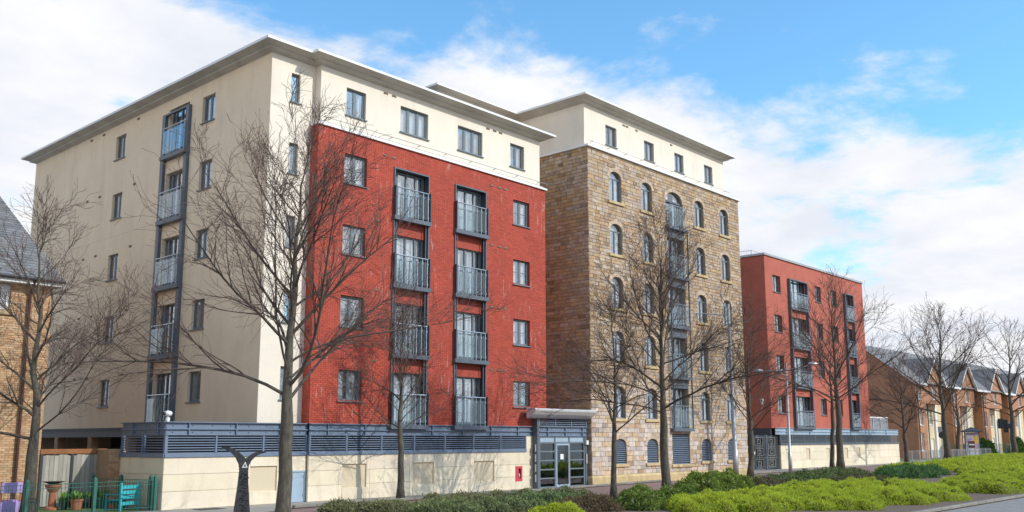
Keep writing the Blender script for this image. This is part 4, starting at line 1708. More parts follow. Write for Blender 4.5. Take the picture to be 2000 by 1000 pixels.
# slates, laid course by course
RISE, RUN = 4.5, 7.2
L_ = math.hypot(RISE, RUN)
cs, sn = RUN / L_, RISE / L_
sl = MB()
rr = random.Random(5)
g = 0.24
rowi = 0
t = 0.0
while t < L_:
    x = -10.0 + (0.15 if rowi % 2 else 0)
    while x < 0.15:
        x2 = min(x + 0.3, 0.17)
        k = rr.gauss(1, 0.12)
        a0, a1 = t, min(t + g + 0.05, L_)
        lift = 0.022 + rr.uniform(0, 0.006)
        P = lambda s_, n_: (-0.42 + s_ * cs - n_ * sn, HZ + 0.18 + s_ * sn + n_ * cs)
        y0, z0 = P(a0, lift)
        y1, z1 = P(a1, 0.004)
        yb, zb = P(a0, 0.0)
        c = (k, k, k * rr.uniform(0.97, 1.06))
        sl.face([(x + .004, y0, z0), (x2 - .004, y0, z0), (x2 - .004, y1, z1), (x + .004, y1, z1)], c)
        sl.face([(x + .004, yb, zb), (x2 - .004, yb, zb), (x2 - .004, y0, z0), (x + .004, y0, z0)], c)
        x += 0.3
    t += g
    rowi += 1
link('roof_slates', sl.mesh('roof_slates', 'slate', attr=True), Hs, kind='stuff')
mb = MB()
yt, zt_ = -0.42 + L_ * cs, HZ + 0.18 + L_ * sn
mb.face([(-11, -0.42, HZ + .17), (0.15, -0.42, HZ + .17), (0.15, yt, zt_ - .01), (-11, yt, zt_ - .01)])
mb.face([(-11, yt, zt_ - .01), (0.15, yt, zt_ - .01), (0.15, yt + 7.2, HZ + .17), (-11, yt + 7.2, HZ + .17)])
link('roof', mb.mesh('roof', 'slate_far'), Hs)
mb = MB()
mb.tube([(-11, yt, zt_), (0.19, yt, zt_)], 0.11, 8)
link('ridge_cap', mb.mesh('ridge_cap', 'slate_far'), Hs)

# timber fence and brick pier between the house and the podium
TF = thing('timber_fence', 'weathered grey board fence under a brown rail between house and podium', 'fence', (13.1, 33.0, 0))
x = 0.0
rr = random.Random(4)
while x < 2.0:
    w = rr.uniform(0.13, 0.16)
    mb = MB()
    mb.box(0, w - 0.008, -0.02, 0.0, 0.05, 1.72 + rr.uniform(-0.02, 0.03))
    o = link('board', mb.mesh('board', 'timber_grey'), TF, (x, rr.uniform(-0.012, 0.0), 0))
    k = rr.uniform(0.75, 1.12)
    o.color = (k, k, k * .98, 1)
    x += w
mb = MB()
mb.box(-0.05, 2.15, -0.05, 0.08, 1.76, 1.92)
link('top_rail', mb.mesh('top_rail', 'timber_brown'), TF)
for u in (-0.05, 0.95, 2.0):
    mb = MB()
    mb.box(u, u + 0.09, -0.06, 0.0, 0, 1.76)
    link('post', mb.mesh('post', 'dark_plastic'), TF)
PI_ = thing('brick_pier', 'orange brick pier at the end of the timber fence by the podium', 'pier', (14.92, 32.02, 0))
mb = MB()
mb.box(0.012, 0.56, 0.012, 1.0, 0, 1.9)
link('core', mb.mesh('core', 'orange_mortar'), PI_)
mb = brick_field(0, 0.57, 0, 1.9, [], tones=OT, seed=11, w=0.012)
link('brickwork', mb.mesh('brickwork', 'orange_brick', attr=True), PI_, kind='stuff')

# ================================================================== GREEN GARDEN RAILINGS
def railing(label, a, b, name='garden_railing', h=0.95, post_every=2.4, m='green_paint', gap=0.11, cat='railing', post_h=1.12, bar_r=0.007, group=None, end_post=True):
    d = Vector((b[0] - a[0], b[1] - a[1], 0))
    L = d.length
    T = thing(name, label, cat, (a[0], a[1], 0), math.atan2(d.y, d.x), group)
    n = max(1, round(L / post_every))
    pm = MB()
    pm.box(-0.045, 0.045, -0.045, 0.045, 0, post_h - 0.07)
    for p, q in (((-.045, -.045), (.045, -.045)), ((.045, -.045), (.045, .045)), ((.045, .045), (-.045, .045)), ((-.045, .045), (-.045, -.045))):
        pm.face([(*p, post_h - .07), (*q, post_h - .07), (0, 0, post_h)])
    pme = pm.mesh('post', m)
    for i in range(n + (1 if end_post else 0)):
        link('post', pme, T, (L * i / n, 0, 0))
    for z in (0.12, h - 0.12, h):
        mb = MB()
        mb.box(0, L, -0.012, 0.012, z - 0.008, z + 0.008)
        link('rail', mb.mesh('rail', m), T)
    bmx = MB()
    bmx.tube([(0, 0, 0.06), (0, 0, h)], bar_r, 5)
    bme = bmx.mesh('bar', m)
    k = int(L / gap)
    for i in range(1, k):
        link('bar', bme, T, (L * i / k, 0, 0))
    return T


railing('green metal railing in front of the flower pots, left of the cream podium', (9.0, 28.4), (15.12, 29.12), post_every=2.0)
railing('green metal railing along the side of the cream podium behind the blue seat', (15.08, 29.35), (14.5, 32.2), post_every=1.45, end_post=True)

# ================================================================== GARDEN THINGS
def pot(label, x, y, r, h, m, plant, seed, cat='flower pot'):
    T = thing('flower_pot', label, cat, (x, y, 0.01), 0, 'pots in the front garden')
    mb = MB()
    mb.lathe([(0.0, 0.0), (r * 0.68, 0), (r * 0.95, h * 0.8), (r * 1.05, h * 0.8), (r * 1.08, h), (r * 0.92, h), (r * 0.88, h * 0.85), (0, h * 0.85)], 16)
    link('pot', mb.mesh('pot', m, smooth=False), T)
    if plant:
        rr = random.Random(seed)
        mb = MB()
        for i in range(70):
            a = rr.uniform(0, 6.28)
            e = rr.uniform(0.3, 1.4)
            l_ = rr.uniform(0.4, 1.0) * plant
            d = Vector((math.cos(a) * math.cos(e), math.sin(a) * math.cos(e), math.sin(e)))
            s_ = Vector((-math.sin(a), math.cos(a), 0)) * 0.025
            b = Vector((math.cos(a), math.sin(a), 0)) * rr.uniform(0, r * .7) + Vector((0, 0, h * .85))
            k = rr.uniform(0.6, 1.5)
            c = (k, k, k * .8) if rr.random() > .15 else (5 * k, 2.6 * k, .4 * k)
            if rr.random() > .15 and seed == 2:
                c = (k, k, k * .8)
            mb.face([b - s_, b + s_, b + d * l_ * .6 + s_ * 1.4, b + d * l_, b + d * l_ * .6 - s_ * 1.4], c)
        link('plant', mb.mesh('plant', 'leaf_garden', attr=True), T)
    return T


pot('dark pot with yellow flowers beside the birdbath in the garden', 13.35, 31.6, 0.13, 0.26, 'dark_plastic', 0.42, 1)
pot('terracotta pot with green plant left of the grey pot by the board fence', 13.62, 31.3, 0.20, 0.34, 'terracotta', 0.36, 2)
pot('small terracotta pot half hidden behind the grey pot by the board fence', 14.05, 32.2, 0.17, 0.38, 'terracotta', 0.3, 3)
pot('dark grey pot with low plant in front of the board fence', 14.15, 31.8, 0.21, 0.36, 'dark_plastic', 0.26, 2)
pot('dark green pot with leafy plant beside the railing post', 14.45, 31.4, 0.2, 0.34, 'green_paint', 0.42, 4)
pot('pale orange pot with bare soil nearest the blue seat', 14.75, 31.2, 0.17, 0.36, 'terracotta', 0.08, 5)
BB = thing('birdbath', 'terracotta pedestal birdbath with a dark dish in the garden', 'birdbath', (13.1, 31.9, 0))
mb = MB()
mb.lathe([(0, 0), (0.2, 0), (0.2, 0.06), (0.12, 0.12), (0.11, 0.55), (0.16, 0.62), (0.24, 0.74), (0.25, 0.8), (0, 0.8)], 16)
link('pedestal', mb.mesh('pedestal', 'terracotta'), BB)
mb = MB()
mb.lathe([(0, 0.80), (0.10, 0.81), (0.36, 0.9), (0.33, 0.9), (0, 0.84)], 18)
link('dish', mb.mesh('dish', 'dark_plastic'), BB)

ST = thing('garden_chair', 'turquoise wooden garden chair with slatted back behind the green railing', 'garden chair', (14.62, 29.72, 0.0), R(20))
ST.scale = (0.92, 0.92, 0.9)
def plank(name, a0, a1, b0, b1, c0, c1, dark=1.0):  # dark paints shade into the arms, seat, apron and far legs
    mb = MB()
    mb.box(a0, a1, b0, b1, c0, c1)
    o = link(name, mb.mesh(name, 'turquoise_paint'), ST)
    o.color = (dark, dark, dark, 1)
for x_ in (-0.45, 0.38):
    plank('leg', x_, x_ + 0.07, 0.0, 0.07, 0, 0.98)
    plank('leg', x_, x_ + 0.07, 0.62, 0.69, 0, 0.55, 0.6)
    plank('arm', x_ - 0.02, x_ + 0.09, 0.07, 0.72, 0.55, 0.59, 0.6)
for z in (0.42, 0.58, 0.76, 0.2):
    plank('slat', -0.38, 0.38, 0.015, 0.05, z, z + 0.12)
for i in range(4):
    plank('seat_board', -0.43, 0.43, 0.1 + i * .13, 0.21 + i * .13, 0.36, 0.39, 0.8)
plank('apron', -0.38, 0.38, 0.64, 0.67, 0.24, 0.35, 0.6)

LC = thing('lilac_chair', 'lilac painted chair with panel back at the left edge of the garden', 'chair', (11.2, 30.1, 0))
for p in ((-0.3, 0.3, 0, 0.05, 0.05, 0.42), (-0.3, 0.3, 0, 0.05, 0.68, 0.98)):
    mb = MB()
    mb.box(*p)
    link('panel', mb.mesh('panel', 'lilac_paint'), LC)
for x_ in (-0.3, 0.25):
    mb = MB()
    mb.box(x_, x_ + 0.05, 0.05, 0.10, 0, 1.0)
    link('leg', mb.mesh('leg', 'terracotta'), LC)
mb = MB()
mb.box(-0.3, 0.3, 0.1, 0.55, 0.42, 0.46)
link('seat', mb.mesh('seat', 'lilac_paint'), LC)

# ================================================================== TERRACED HOUSES AT THE RIGHT
DY, DX0, PITCH = 38.0, 109.0, 12.0
lab = ['end of terrace brown brick house with white gable boards beside the far red block', 'second gabled terrace house from the far red block', 'third gabled terrace house from the far red block', 'fourth gabled terrace house, at the right edge of the photo', 'fifth gabled terrace house, cut off by the right edge']


def terrace(i):
    x0 = DX0 + PITCH * i
    T = thing('terraced_house', lab[i], 'house', (x0, DY, 0), 0, 'terraced houses along the street')
    F = Face(T, x0, DY)
    ZE, ZR = 8.6, 13.1
    bw = 5.2                      # gabled bay width (brick), then a recessed cream part
    gp = 0.5 * bw + 3.4           # gable peak position
    g0, g1 = gp - 2.9, gp + 2.9
    wins = [(0.6, 1.7, .85, 2.85), (0.6, 1.7, 3.7, 5.7), (0.6, 1.7, 6.6, 8.1)]
    mb = MB()
    grid_wall(mb, 0, 3.0, 0, ZE, wins, 0.15, w=0.0)
    mb.face([(0, 0, 0), (0, 11, 0), (0, 11, ZE), (0, 5.8, ZR), (0, 0, ZE)])
    F.put('brick_wall', mb.mesh('brick_wall', 'brown_brick_far'))
    for a, b, c, d in wins:
        window(F, a, c, b - a, d - c, 2, True, rec=0.1, fm='white_paint', sill='white_paint', cur='net')
    # recessed cream middle, then a projecting gabled bay with brick above
    w2 = [(4.0, 5.2, 3.8, 5.6), (7.0, 8.2, 3.8, 5.6)]
    mb = MB()
    grid_wall(mb, 3.0, PITCH, 0, 6.2, w2 + [(4.0, 5.1, 0, 2.2), (7.2, 8.3, 0.0, 2.2)], 0.15, w=1.1)
    mb.face([(3.0, 0, 0), (3.0, 1.1, 0), (3.0, 1.1, 6.2), (3.0, 0, 6.2)])
    F.put('cream_wall', mb.mesh('cream_wall', 'cream_far'))
    for a, b, c, d in w2:
        fo = Face(T, x0, DY + 1.1)
        window(fo, a, c, b - a, d - c, 2, True, rec=0.1, fm='white_paint', sill='white_paint', cur='net')
    for a in (4.0, 7.2):
        mb = MB()
        mb.box(a, a + 1.1, 1.22, 1.26, 0, 2.2)
        F.put('door', mb.mesh('door', 'dark_steel' if a < 5 else 'white_paint'))
    mb = MB()
    mb.box(8.6, 9.2, 0.9, 1.1, 0, 6.2)
    mb.box(5.5, 5.9, 0.95, 1.1, 0, 6.2)
    F.put('pilaster', mb.mesh('pilaster', 'white_paint'))
    mb = MB()
    gt = ZE + 0.2 + (2.9) * 0.86
    grid_wall(mb, 3.0, g1, 6.2, ZE + 0.2, [(gp - 0.6, gp + 0.6, 6.7, 8.2)], 0.15, w=0.0)
    mb.face([(g0, 0, ZE + .2), (g1, 0, ZE + .2), (gp, 0, gt)])
    mb.face([(3.0, 0, 6.2), (g1, 0, 6.2), (g1, 1.1, 6.2), (3.0, 1.1, 6.2)])
    mb.face([(g1, 0, 6.2), (g1, 3, 6.2), (g1, 3, ZE + .2), (g1, 0, ZE + .2)])
    grid_wall(mb, g1, PITCH, 6.2, ZE, [], 0.1, w=1.1)
    F.put('upper_brick_wall', mb.mesh('upper_brick_wall', 'brown_brick_far'))
    window(F, gp - 0.6, 6.7, 1.2, 1.5, 2, True, rec=0.1, fm='white_paint', sill='white_paint', cur='net')
    # main roof and gable roof
    mb = MB()
    mb.face([(-0.25, -0.35, ZE - .2), (PITCH, -0.35, ZE - .2), (PITCH, 5.8, ZR), (-0.25, 5.8, ZR)])
    mb.face([(-0.25, 5.8, ZR), (PITCH, 5.8, ZR), (PITCH, 12, ZE - .2), (-0.25, 12, ZE - .2)])
    mb.face([(g0 - .3, -0.4, ZE), (gp, -0.4, gt + .28), (gp, 4.9, gt + .28), (g0 - .3, 1.2, ZE)])
    mb.face([(gp, -0.4, gt + .28), (g1 + .3, -0.4, ZE), (g1 + .3, 1.2, ZE), (gp, 4.9, gt + .28)])
    F.put('roof', mb.mesh('roof', 'slate_far'))
    mb = MB()
    for s_ in (-1, 1):
        a = Vector((gp + s_ * 3.25, -0.43, ZE - 0.05))
        b = Vector((gp, -0.43, gt + .3))
        up = Vector((0, 0, 0.26))
        mb.face([a - up, b - up, b, a])
        mb.face([a - up, a - up + Vector((0, .3, 0)), b - up + Vector((0, .3, 0)), b - up])
    F.put('barge_board', mb.mesh('barge_board', 'white_paint'))
    mb = MB()
    mb.box(-0.25, g0 - .3, -0.40, -0.36, ZE - .42, ZE - .18)
    mb.box(g1 + .3, PITCH, -0.40, -0.36, ZE - .42, ZE - .18)
    if i == 0:
        a, b = Vector((-0.27, -0.35, ZE - .22)), Vector((-0.27, 5.8, ZR - .02))
        mb.face([a, b, b - Vector((0, 0, .28)), a - Vector((0, 0, .28))])
    F.put('fascia', mb.mesh('fascia', 'white_paint'))
    mb = MB()
    mb.tube([(0.25, -0.1, 8.3), (0.25, -0.1, 0)], 0.06, 6)
    F.put('downpipe', mb.mesh('downpipe', 'brown_pipe'))
    mb = MB()
    mb.tube([(6.4, 1.0, 6.2), (6.4, 1.0, 0)], 0.06, 6)
    F.put('downpipe', mb.mesh('downpipe', 'brown_pipe'))
    mb = MB()
    mb.face([(0.2, 2.5, 0), (PITCH, 2.5, 0), (PITCH, 2.5, ZE), (0.2, 2.5, ZE)])
    F.put('room_backs', mb.mesh('room_backs', 'room_dark'))
    return T


for i in range(5):
    terrace(i)
sheet('front_lawn', [(92.0, 35.4), (175, 36.9), (175, 37.9), (109, 37.9), (109, 39), (92.0, 39)], 0.006, 'grass')

# ================================================================== TREES
def polyline(p, d, L, n, wander, up, rr):
    pts = [p.copy()]
    dirs = [d.copy()]
    for i in range(n):
        j = Vector((rr.gauss(0, 1), rr.gauss(0, 1), rr.gauss(0, 1))) * wander
        d = (d + j + Vector((0, 0, up))).normalized()
        p = p + d * (L / n)
        pts.append(p.copy())
        dirs.append(d.copy())
    return pts, dirs


def make_tree(label, x, y, H, cb, spread, r0, seed, detail=1.0, lean=(0, 0), limbs=13, twig_r=0.0065, fork=True):
    rr = random.Random(seed)
    twig_r *= 0.74
    T = thing('bare_tree', label, 'tree', (x, y, 0), 0, 'bare street trees')
    trunk, crown, fine = MB(), MB(), MB()
    # trunk and leader
    n = 16
    pts, rad = [], []
    dx, dy = 0.0, 0.0
    wob = r0 * 0.9
    for i in range(n + 1):
        t = i / n
        dx += rr.gauss(0, wob * 0.32) * (0.4 + t)
        dy += rr.gauss(0, wob * 0.32) * (0.4 + t)
        z = H * t
        pts.append(Vector((dx + lean[0] * t * H, dy + lean[1] * t * H, z)))
        fl = 1 + 0.45 * math.exp(-z / 0.22)
        if z <= cb:
            r_ = r0 * (1 - 0.22 * z / cb) * fl
        else:
            r_ = r0 * 0.78 * max(0.03, (1 - (z - cb) / (H - cb)) ** 1.25 * 0.86)
        rad.append(max(r_, 0.010))
    trunk.tube(pts, rad, 12)

    def on_trunk(z):
        t = min(max(z / H, 0), 0.999) * n
        i = int(t)
        f = t - i
        return pts[i].lerp(pts[i + 1], f), rad[i] * (1 - f) + rad[i + 1] * f

    def grow(p, d, L, r_, lvl, up):
        seg = {1: 9, 2: 6, 3: 4, 4: 3}[lvl]
        wan = {1: 0.075, 2: 0.095, 3: 0.11, 4: 0.10}[lvl]
        P, D = polyline(p, d, L, seg, wan, up, rr)
        tip = {1: 0.22, 2: 0.3, 3: 0.5, 4: 0.6}[lvl]
        rs = [max(twig_r * (0.75 if lvl > 2 else 1.0), r_ * (1 - (1 - tip) * i / seg)) for i in range(seg + 1)]
        (crown if lvl <= 2 else fine).tube(P, rs, {1: 7, 2: 5, 3: 3, 4: 3}[lvl], cap=False)
        if lvl >= 4:
            return
        if lvl == 1:
            nc = max(5, int((5 + L * 2.5) * detail))
        elif lvl == 2:
            nc = max(3, int((2.6 + L * 3.8) * detail))
        else:
            nc = int(rr.uniform(1.2, 3.4) * detail)
        for k in range(nc):
            t = rr.uniform(0.18 if lvl == 1 else 0.12, 1.0) if k else 1.0
            q = t * seg
            i = min(int(q), seg - 1)
            f = q - i
            bp = P[i].lerp(P[i + 1], f)
            bd = D[i + 1]
            side = bd.cross(Vector((rr.gauss(0, 1), rr.gauss(0, 1), rr.gauss(0, 0.8)))).normalized()
            if lvl == 1 and side.z < -0.3 and rr.random() < 0.6:
                side.z *= -1
            ang = rr.uniform(0.35, 0.78)
            nd = (bd * math.cos(ang) + side * math.sin(ang)).normalized()
            if lvl == 1:
                l2 = L * rr.uniform(0.25, 0.5) * (1.15 - 0.55 * t)
                grow(bp, nd, max(0.5, l2), rs[i] * rr.uniform(0.45, 0.65), 2, rr.uniform(-0.05, 0.09))
            elif lvl == 2:
                l3 = L * rr.uniform(0.28, 0.6)
                grow(bp, nd, max(0.3, min(l3, 1.3)), max(rs[i] * 0.5, twig_r), 3, rr.uniform(-0.07, 0.06))
            else:
                grow(bp, nd, rr.uniform(0.16, 0.4), twig_r * 0.7, 4, rr.uniform(-0.03, 0.06))

    az = rr.uniform(0, 6.28)
    limbs = int(limbs * 1.25)
    for k in range(limbs):
        t = k / (limbs - 1)
        z = cb * 0.97 + (H * 0.90 - cb) * t ** 1.15
        az += 2.399 + rr.gauss(0, 0.35)
        p, tr = on_trunk(z)
        e = 0.58 + 0.50 * t + rr.gauss(0, 0.13)
        d = Vector((math.cos(az) * math.cos(e), math.sin(az) * math.cos(e), math.sin(e)))
        L = spread * (1.14 - 0.84 * t) * rr.uniform(0.75, 1.15)
        up = rr.uniform(-0.075, 0.03) if t < 0.5 else rr.uniform(-0.02, 0.05)
        grow(p, d, max(L, 0.7), min(tr * 0.55, r0 * rr.uniform(0.14, 0.28)), 1, up)
    # short shoots along the leader
    for k in range(int(14 * detail)):
        z = rr.uniform(cb + 0.3 * (H - cb), H)
        p, tr = on_trunk(z)
        a = rr.uniform(0, 6.28)
        e = rr.uniform(0.4, 1.1)
        grow(p, Vector((math.cos(a) * math.cos(e), math.sin(a) * math.cos(e), math.sin(e))), rr.uniform(0.5, 1.1), tr * 0.4, 2, 0.05)
    link('trunk', trunk.mesh('trunk', 'bark', smooth=True), T)
    co = link('crown', crown.mesh('crown', 'branch', smooth=True), T)
    link('twigs', fine.mesh('twigs', 'twig'), co, kind='stuff')
    return T


make_tree('largest bare tree, in front of the corner of cream tower and red brick', 13.45, 19.6, 10.6, 3.2, 4.5, 0.182, 12, 1.0, (0.012, 0.0), 22, 0.0075)
make_tree('bare tree at the far left in front of the orange brick house', 11.42, 29.4, 9.6, 2.3, 3.9, 0.19, 31, 0.9, (0.012, 0), 19, 0.0085)
make_tree('slim bare tree against the red brick wall below the balcony columns', 23.8, 27.3, 7.2, 2.4, 2.6, 0.13, 43, 0.95, (0, 0), 16, 0.0075)
make_tree('thin trunked bare tree in front of the left corner of the stone block', 29.1, 21.4, 7.8, 2.5, 2.7, 0.115, 57, 0.95, (0.008, 0), 17, 0.007)
make_tree('large bare tree in front of the middle of the stone block', 31.2, 20.4, 10.8, 3.3, 4.9, 0.18, 66, 1.0, (-0.01, 0), 22, 0.008)
make_tree('slim bare tree at the right corner of the stone block beside the pale lamp post', 48.9, 26.4, 10.2, 2.7, 4.0, 0.17, 71, 0.85, (0.01, 0), 17, 0.010)
make_tree('bare twin stemmed tree in front of the far red block', 64.4, 27.9, 13.4, 4.4, 6.4, 0.25, 86, 0.7, (0.0, 0), 20, 0.013)
make_tree('thin second stem beside the bare tree at the far red block', 65.4, 28.9, 9.5, 4.2, 3.0, 0.16, 92, 0.5, (0.0, 0), 10, 0.012)
make_tree('small bare tree at the end of the far podium wall', 82.7, 30.0, 9.0, 2.7, 4.2, 0.20, 103, 0.7, (0.0, 0), 16, 0.014)
make_tree('tall bare tree in front of the first gabled terrace house', 95.9, 30.9, 15.2, 4.6, 7.6, 0.31, 111, 0.6, (-0.016, 0), 20, 0.017)
make_tree('short bare tree behind the tall one, left of the advertising pillar', 115.2, 35.8, 9.0, 3.4, 4.2, 0.26, 121, 0.5, (0.0, 0), 13, 0.018)
make_tree('bare tree at the right edge beyond the traffic lights', 130.9, 34.0, 17.2, 4.8, 8.0, 0.36, 137, 0.5, (-0.01, 0), 18, 0.021)

# ================================================================== SHRUBS
def shrub(label, pts, h, leaf, n, seed, size=0.07, style='juniper', group='shrubs in the planting bed', core='soil', tint=(1, 1, 1), flowers=0, name='shrub', lumps=None):
    """low spreading shrub: union of bulges, covered with small sprigs"""
    rs = np.random.default_rng(seed)
    cx, cy = np.mean([p[0] for p in pts]), np.mean([p[1] for p in pts])
    # bulges (x, y, rx, ry, height)
    B_ = []
    for (x, y, rx, ry) in pts:
        B_.append((x, y, rx * 0.95, ry * 0.95, h * (0.56 if style == 'juniper' else 0.74)))
        nb = lumps if lumps is not None else max(8, int(rx * ry * (10 if style == 'juniper' else 8)))
        for k in range(nb):
            a, q = rs.uniform(0, 6.28), math.sqrt(rs.uniform(0.03, 0.9))
            s_ = rs.uniform(0.17, 0.36) * (1.0 if lumps is None else 2.2) * (1.0 + max(rx, ry) * 0.12)
            hh = h * (1.06 - 0.62 * q ** 2.5) * rs.uniform(0.82, 1.2)
            B_.append((x + rx * q * math.cos(a), y + ry * q * math.sin(a), s_ + 0.06, s_ + 0.06, hh))
    B_ = np.array(B_)
    area = B_[:, 2] * B_[:, 3] + 0.25 * B_[:, 4] * (B_[:, 2] + B_[:, 3])
    area[B_[:, 2] < 0.7] *= 1.7
    idx = rs.choice(len(B_), size=int(n * 1.7), p=area / area.sum())
    u = rs.normal(size=(len(idx), 3))
    u[:, 2] = np.abs(u[:, 2])
    u /= np.linalg.norm(u, axis=1)[:, None]
    b = B_[idx]
    P = np.stack([b[:, 0] + u[:, 0] * b[:, 2], b[:, 1] + u[:, 1] * b[:, 3], u[:, 2] * b[:, 4]], 1)
    N = np.stack([u[:, 0] / b[:, 2], u[:, 1] / b[:, 3], u[:, 2] / b[:, 4]], 1)
    N /= np.linalg.norm(N, axis=1)[:, None]
    keep = np.ones(len(P), bool)
    for k in range(len(B_)):
        q = ((P[:, 0] - B_[k, 0]) / B_[k, 2]) ** 2 + ((P[:, 1] - B_[k, 1]) / B_[k, 3]) ** 2 + (P[:, 2] / B_[k, 4]) ** 2
        keep &= ~((q < 0.86) & (idx != k))
    P, N = P[keep][:n], N[keep][:n]
    m = len(P)
    rnd = rs.normal(size=(m, 3))
    if style == 'juniper':
        d = N * 0.75 + rnd * 0.42 + np.array([0, 0, 0.30])
    else:
        d = N * 0.45 + rnd * 0.6 + np.array([0, 0, 0.35])
    d /= np.linalg.norm(d, axis=1)[:, None]
    s_ = np.cross(d, rs.normal(size=(m, 3)))
    s_ /= np.linalg.norm(s_, axis=1)[:, None] + 1e-9
    ln = size * rs.lognormal(0.0, 0.26, m)[:, None]
    wd = ln * (0.34 if style == 'juniper' else 0.52)
    out_ = np.where(rs.uniform(size=m) < (0.012 if style == 'juniper' else 0.05), rs.uniform(0.02, 0.12, m), rs.uniform(-0.05, 0.025, m))
    off = N * out_[:, None]
    base = P + off
    tilt = np.cross(d, s_) * ln * 0.12
    v0, v1, v2, v3 = base - d * ln * 0.25, base + s_ * wd * 0.5 + d * ln * 0.35 + tilt, base + d * ln, base - s_ * wd * 0.5 + d * ln * 0.35 + tilt
    V = np.stack([v0, v1, v2, v3], 1).reshape(-1, 3) - np.array([cx, cy, 0])
    patch = np.sin(P[:, 0] * 2.3 + seed) * np.cos(P[:, 1] * 2.9) * 0.12
    k = (1 + patch * 0.6 + rs.normal(0, 0.13 if style == 'juniper' else 0.22, m)).clip(0.4, 1.7)
    C = np.stack([k * tint[0] * (1 + rs.normal(0, 0.07, m)), k * tint[1], k * tint[2]], 1)
    if flowers:
        fl = rs.uniform(size=m) < flowers
        C[fl] = np.array([3.0, 1.5, 7.0]) * rs.uniform(0.7, 1.3, fl.sum())[:, None]
    C4 = np.repeat(C, 4, 0)
    # inner body under the leaves, coloured dark for shade in the creases
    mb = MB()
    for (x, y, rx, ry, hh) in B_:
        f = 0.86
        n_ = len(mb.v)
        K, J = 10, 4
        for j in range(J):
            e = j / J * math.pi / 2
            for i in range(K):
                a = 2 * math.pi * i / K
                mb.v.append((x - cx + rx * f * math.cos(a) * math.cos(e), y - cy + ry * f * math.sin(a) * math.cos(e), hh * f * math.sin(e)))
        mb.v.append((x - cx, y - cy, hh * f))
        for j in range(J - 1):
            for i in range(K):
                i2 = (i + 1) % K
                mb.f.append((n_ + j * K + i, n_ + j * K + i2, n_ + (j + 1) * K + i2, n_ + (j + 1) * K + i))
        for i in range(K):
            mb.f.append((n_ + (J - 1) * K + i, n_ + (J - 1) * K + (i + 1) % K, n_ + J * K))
    nb_v, nb_f = len(mb.v), len(mb.f)
    me = bpy.data.meshes.new(name)
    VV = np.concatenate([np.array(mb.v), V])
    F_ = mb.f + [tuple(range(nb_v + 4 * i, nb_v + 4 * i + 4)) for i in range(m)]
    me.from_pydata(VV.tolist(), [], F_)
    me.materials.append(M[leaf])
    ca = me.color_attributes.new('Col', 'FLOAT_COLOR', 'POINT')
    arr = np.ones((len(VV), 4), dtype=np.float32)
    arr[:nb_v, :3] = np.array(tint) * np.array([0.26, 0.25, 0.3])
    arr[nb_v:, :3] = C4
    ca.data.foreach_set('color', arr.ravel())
    me.update()
    T = thing(name, label, 'shrub', (cx, cy, 0), 0, group)
    link('foliage', me, T)
    # a few woody stems at the base
    st = MB()
    for i in range(6):
        a = rs.uniform(0, 6.28)
        st.tube([(0, 0, 0), (math.cos(a) * 0.25, math.sin(a) * 0.25, h * 0.5)], 0.015, 4)
    link('stems', st.mesh('stems', 'branch'), T)
    return T


def LIME(label, pts, n, seed, h=0.5, size=0.058):
    return shrub(label, pts, h, 'lime_leaf', int(n * 1.9), seed, size, 'juniper', 'lime juniper mounds', tint=(1, 1, 1))


LIME('small lime green juniper tip in front of the olive shrubs', [(19.6, 16.2, 0.8, 0.7)], 3500, 1)
LIME('lime green juniper mound in front of the leafy flowering shrub', [(26.9, 16.1, 1.5, 1.0), (25.6, 15.4, 1.2, 0.9)], 10000, 2)
LIME('flat lime green juniper mound right of the large tree trunk', [(29.2, 16.0, 1.5, 1.2), (28.0, 14.6, 1.5, 1.0)], 11000, 3)
LIME('lime green juniper mound cut by the bottom edge of the photo', [(30.3, 13.2, 1.5, 1.2), (31.6, 14.6, 1.5, 1.2)], 11000, 4)
LIME('rounded lime green juniper below the bushy green shrub', [(32.6, 17.0, 1.4, 1.2), (34.2, 16.2, 1.5, 1.2)], 11000, 5, 0.52)
LIME('broad lime green juniper in the middle of the front row', [(33.6, 13.2, 1.7, 1.5), (35.4, 14.6, 1.6, 1.4)], 12000, 6)
LIME('lime green juniper behind the broad front one', [(36.8, 17.2, 1.8, 1.3), (38.9, 17.0, 1.8, 1.3)], 11000, 7, 0.52)
LIME('lime green juniper ending in a rounded nose by the road', [(36.6, 12.4, 1.5, 1.3), (38.2, 13.6, 1.5, 1.3)], 11000, 8)
LIME('lime green juniper behind the rounded nose by the road', [(39.8, 14.8, 1.8, 1.4), (41.6, 16.0, 1.8, 1.4)], 11000, 9)
LIME('lime green juniper after the gap in the front row', [(43.4, 12.2, 1.9, 1.5), (45.8, 13.4, 2.0, 1.8)], 12500, 10, 0.58)
LIME('lime green juniper at the right edge next to the road', [(48.6, 12.3, 2.2, 1.6), (51.4, 13.8, 2.2, 1.8)], 12500, 11, 0.6)
LIME('lime green juniper further along the right edge', [(54.8, 13.2, 2.5, 2.0), (58.0, 15.6, 2.6, 2.2)], 11000, 12, 0.6, 0.09)
LIME('distant lime green juniper at the right edge', [(63, 17.5, 2.6, 2.0), (68, 19, 2.8, 2.2)], 8000, 13, 0.6, 0.1)
LIME('lime green juniper strip in front of the small tree by the far podium', [(66, 24.0, 2.8, 1.6), (71.5, 24.2, 3.0, 1.7)], 8000, 14, 0.5, 0.1)
LIME('lime green juniper strip before the tall tree by the terrace', [(77, 24.6, 3.2, 2.0), (83, 25.2, 3.4, 2.2)], 8000, 15, 0.55, 0.11)
LIME('farthest lime green juniper strip towards the advertising pillar', [(91, 26.5, 4.5, 3.0), (100, 27.5, 5, 3.0), (110, 28.5, 5, 3.0)], 9000, 16, 0.6, 0.13)
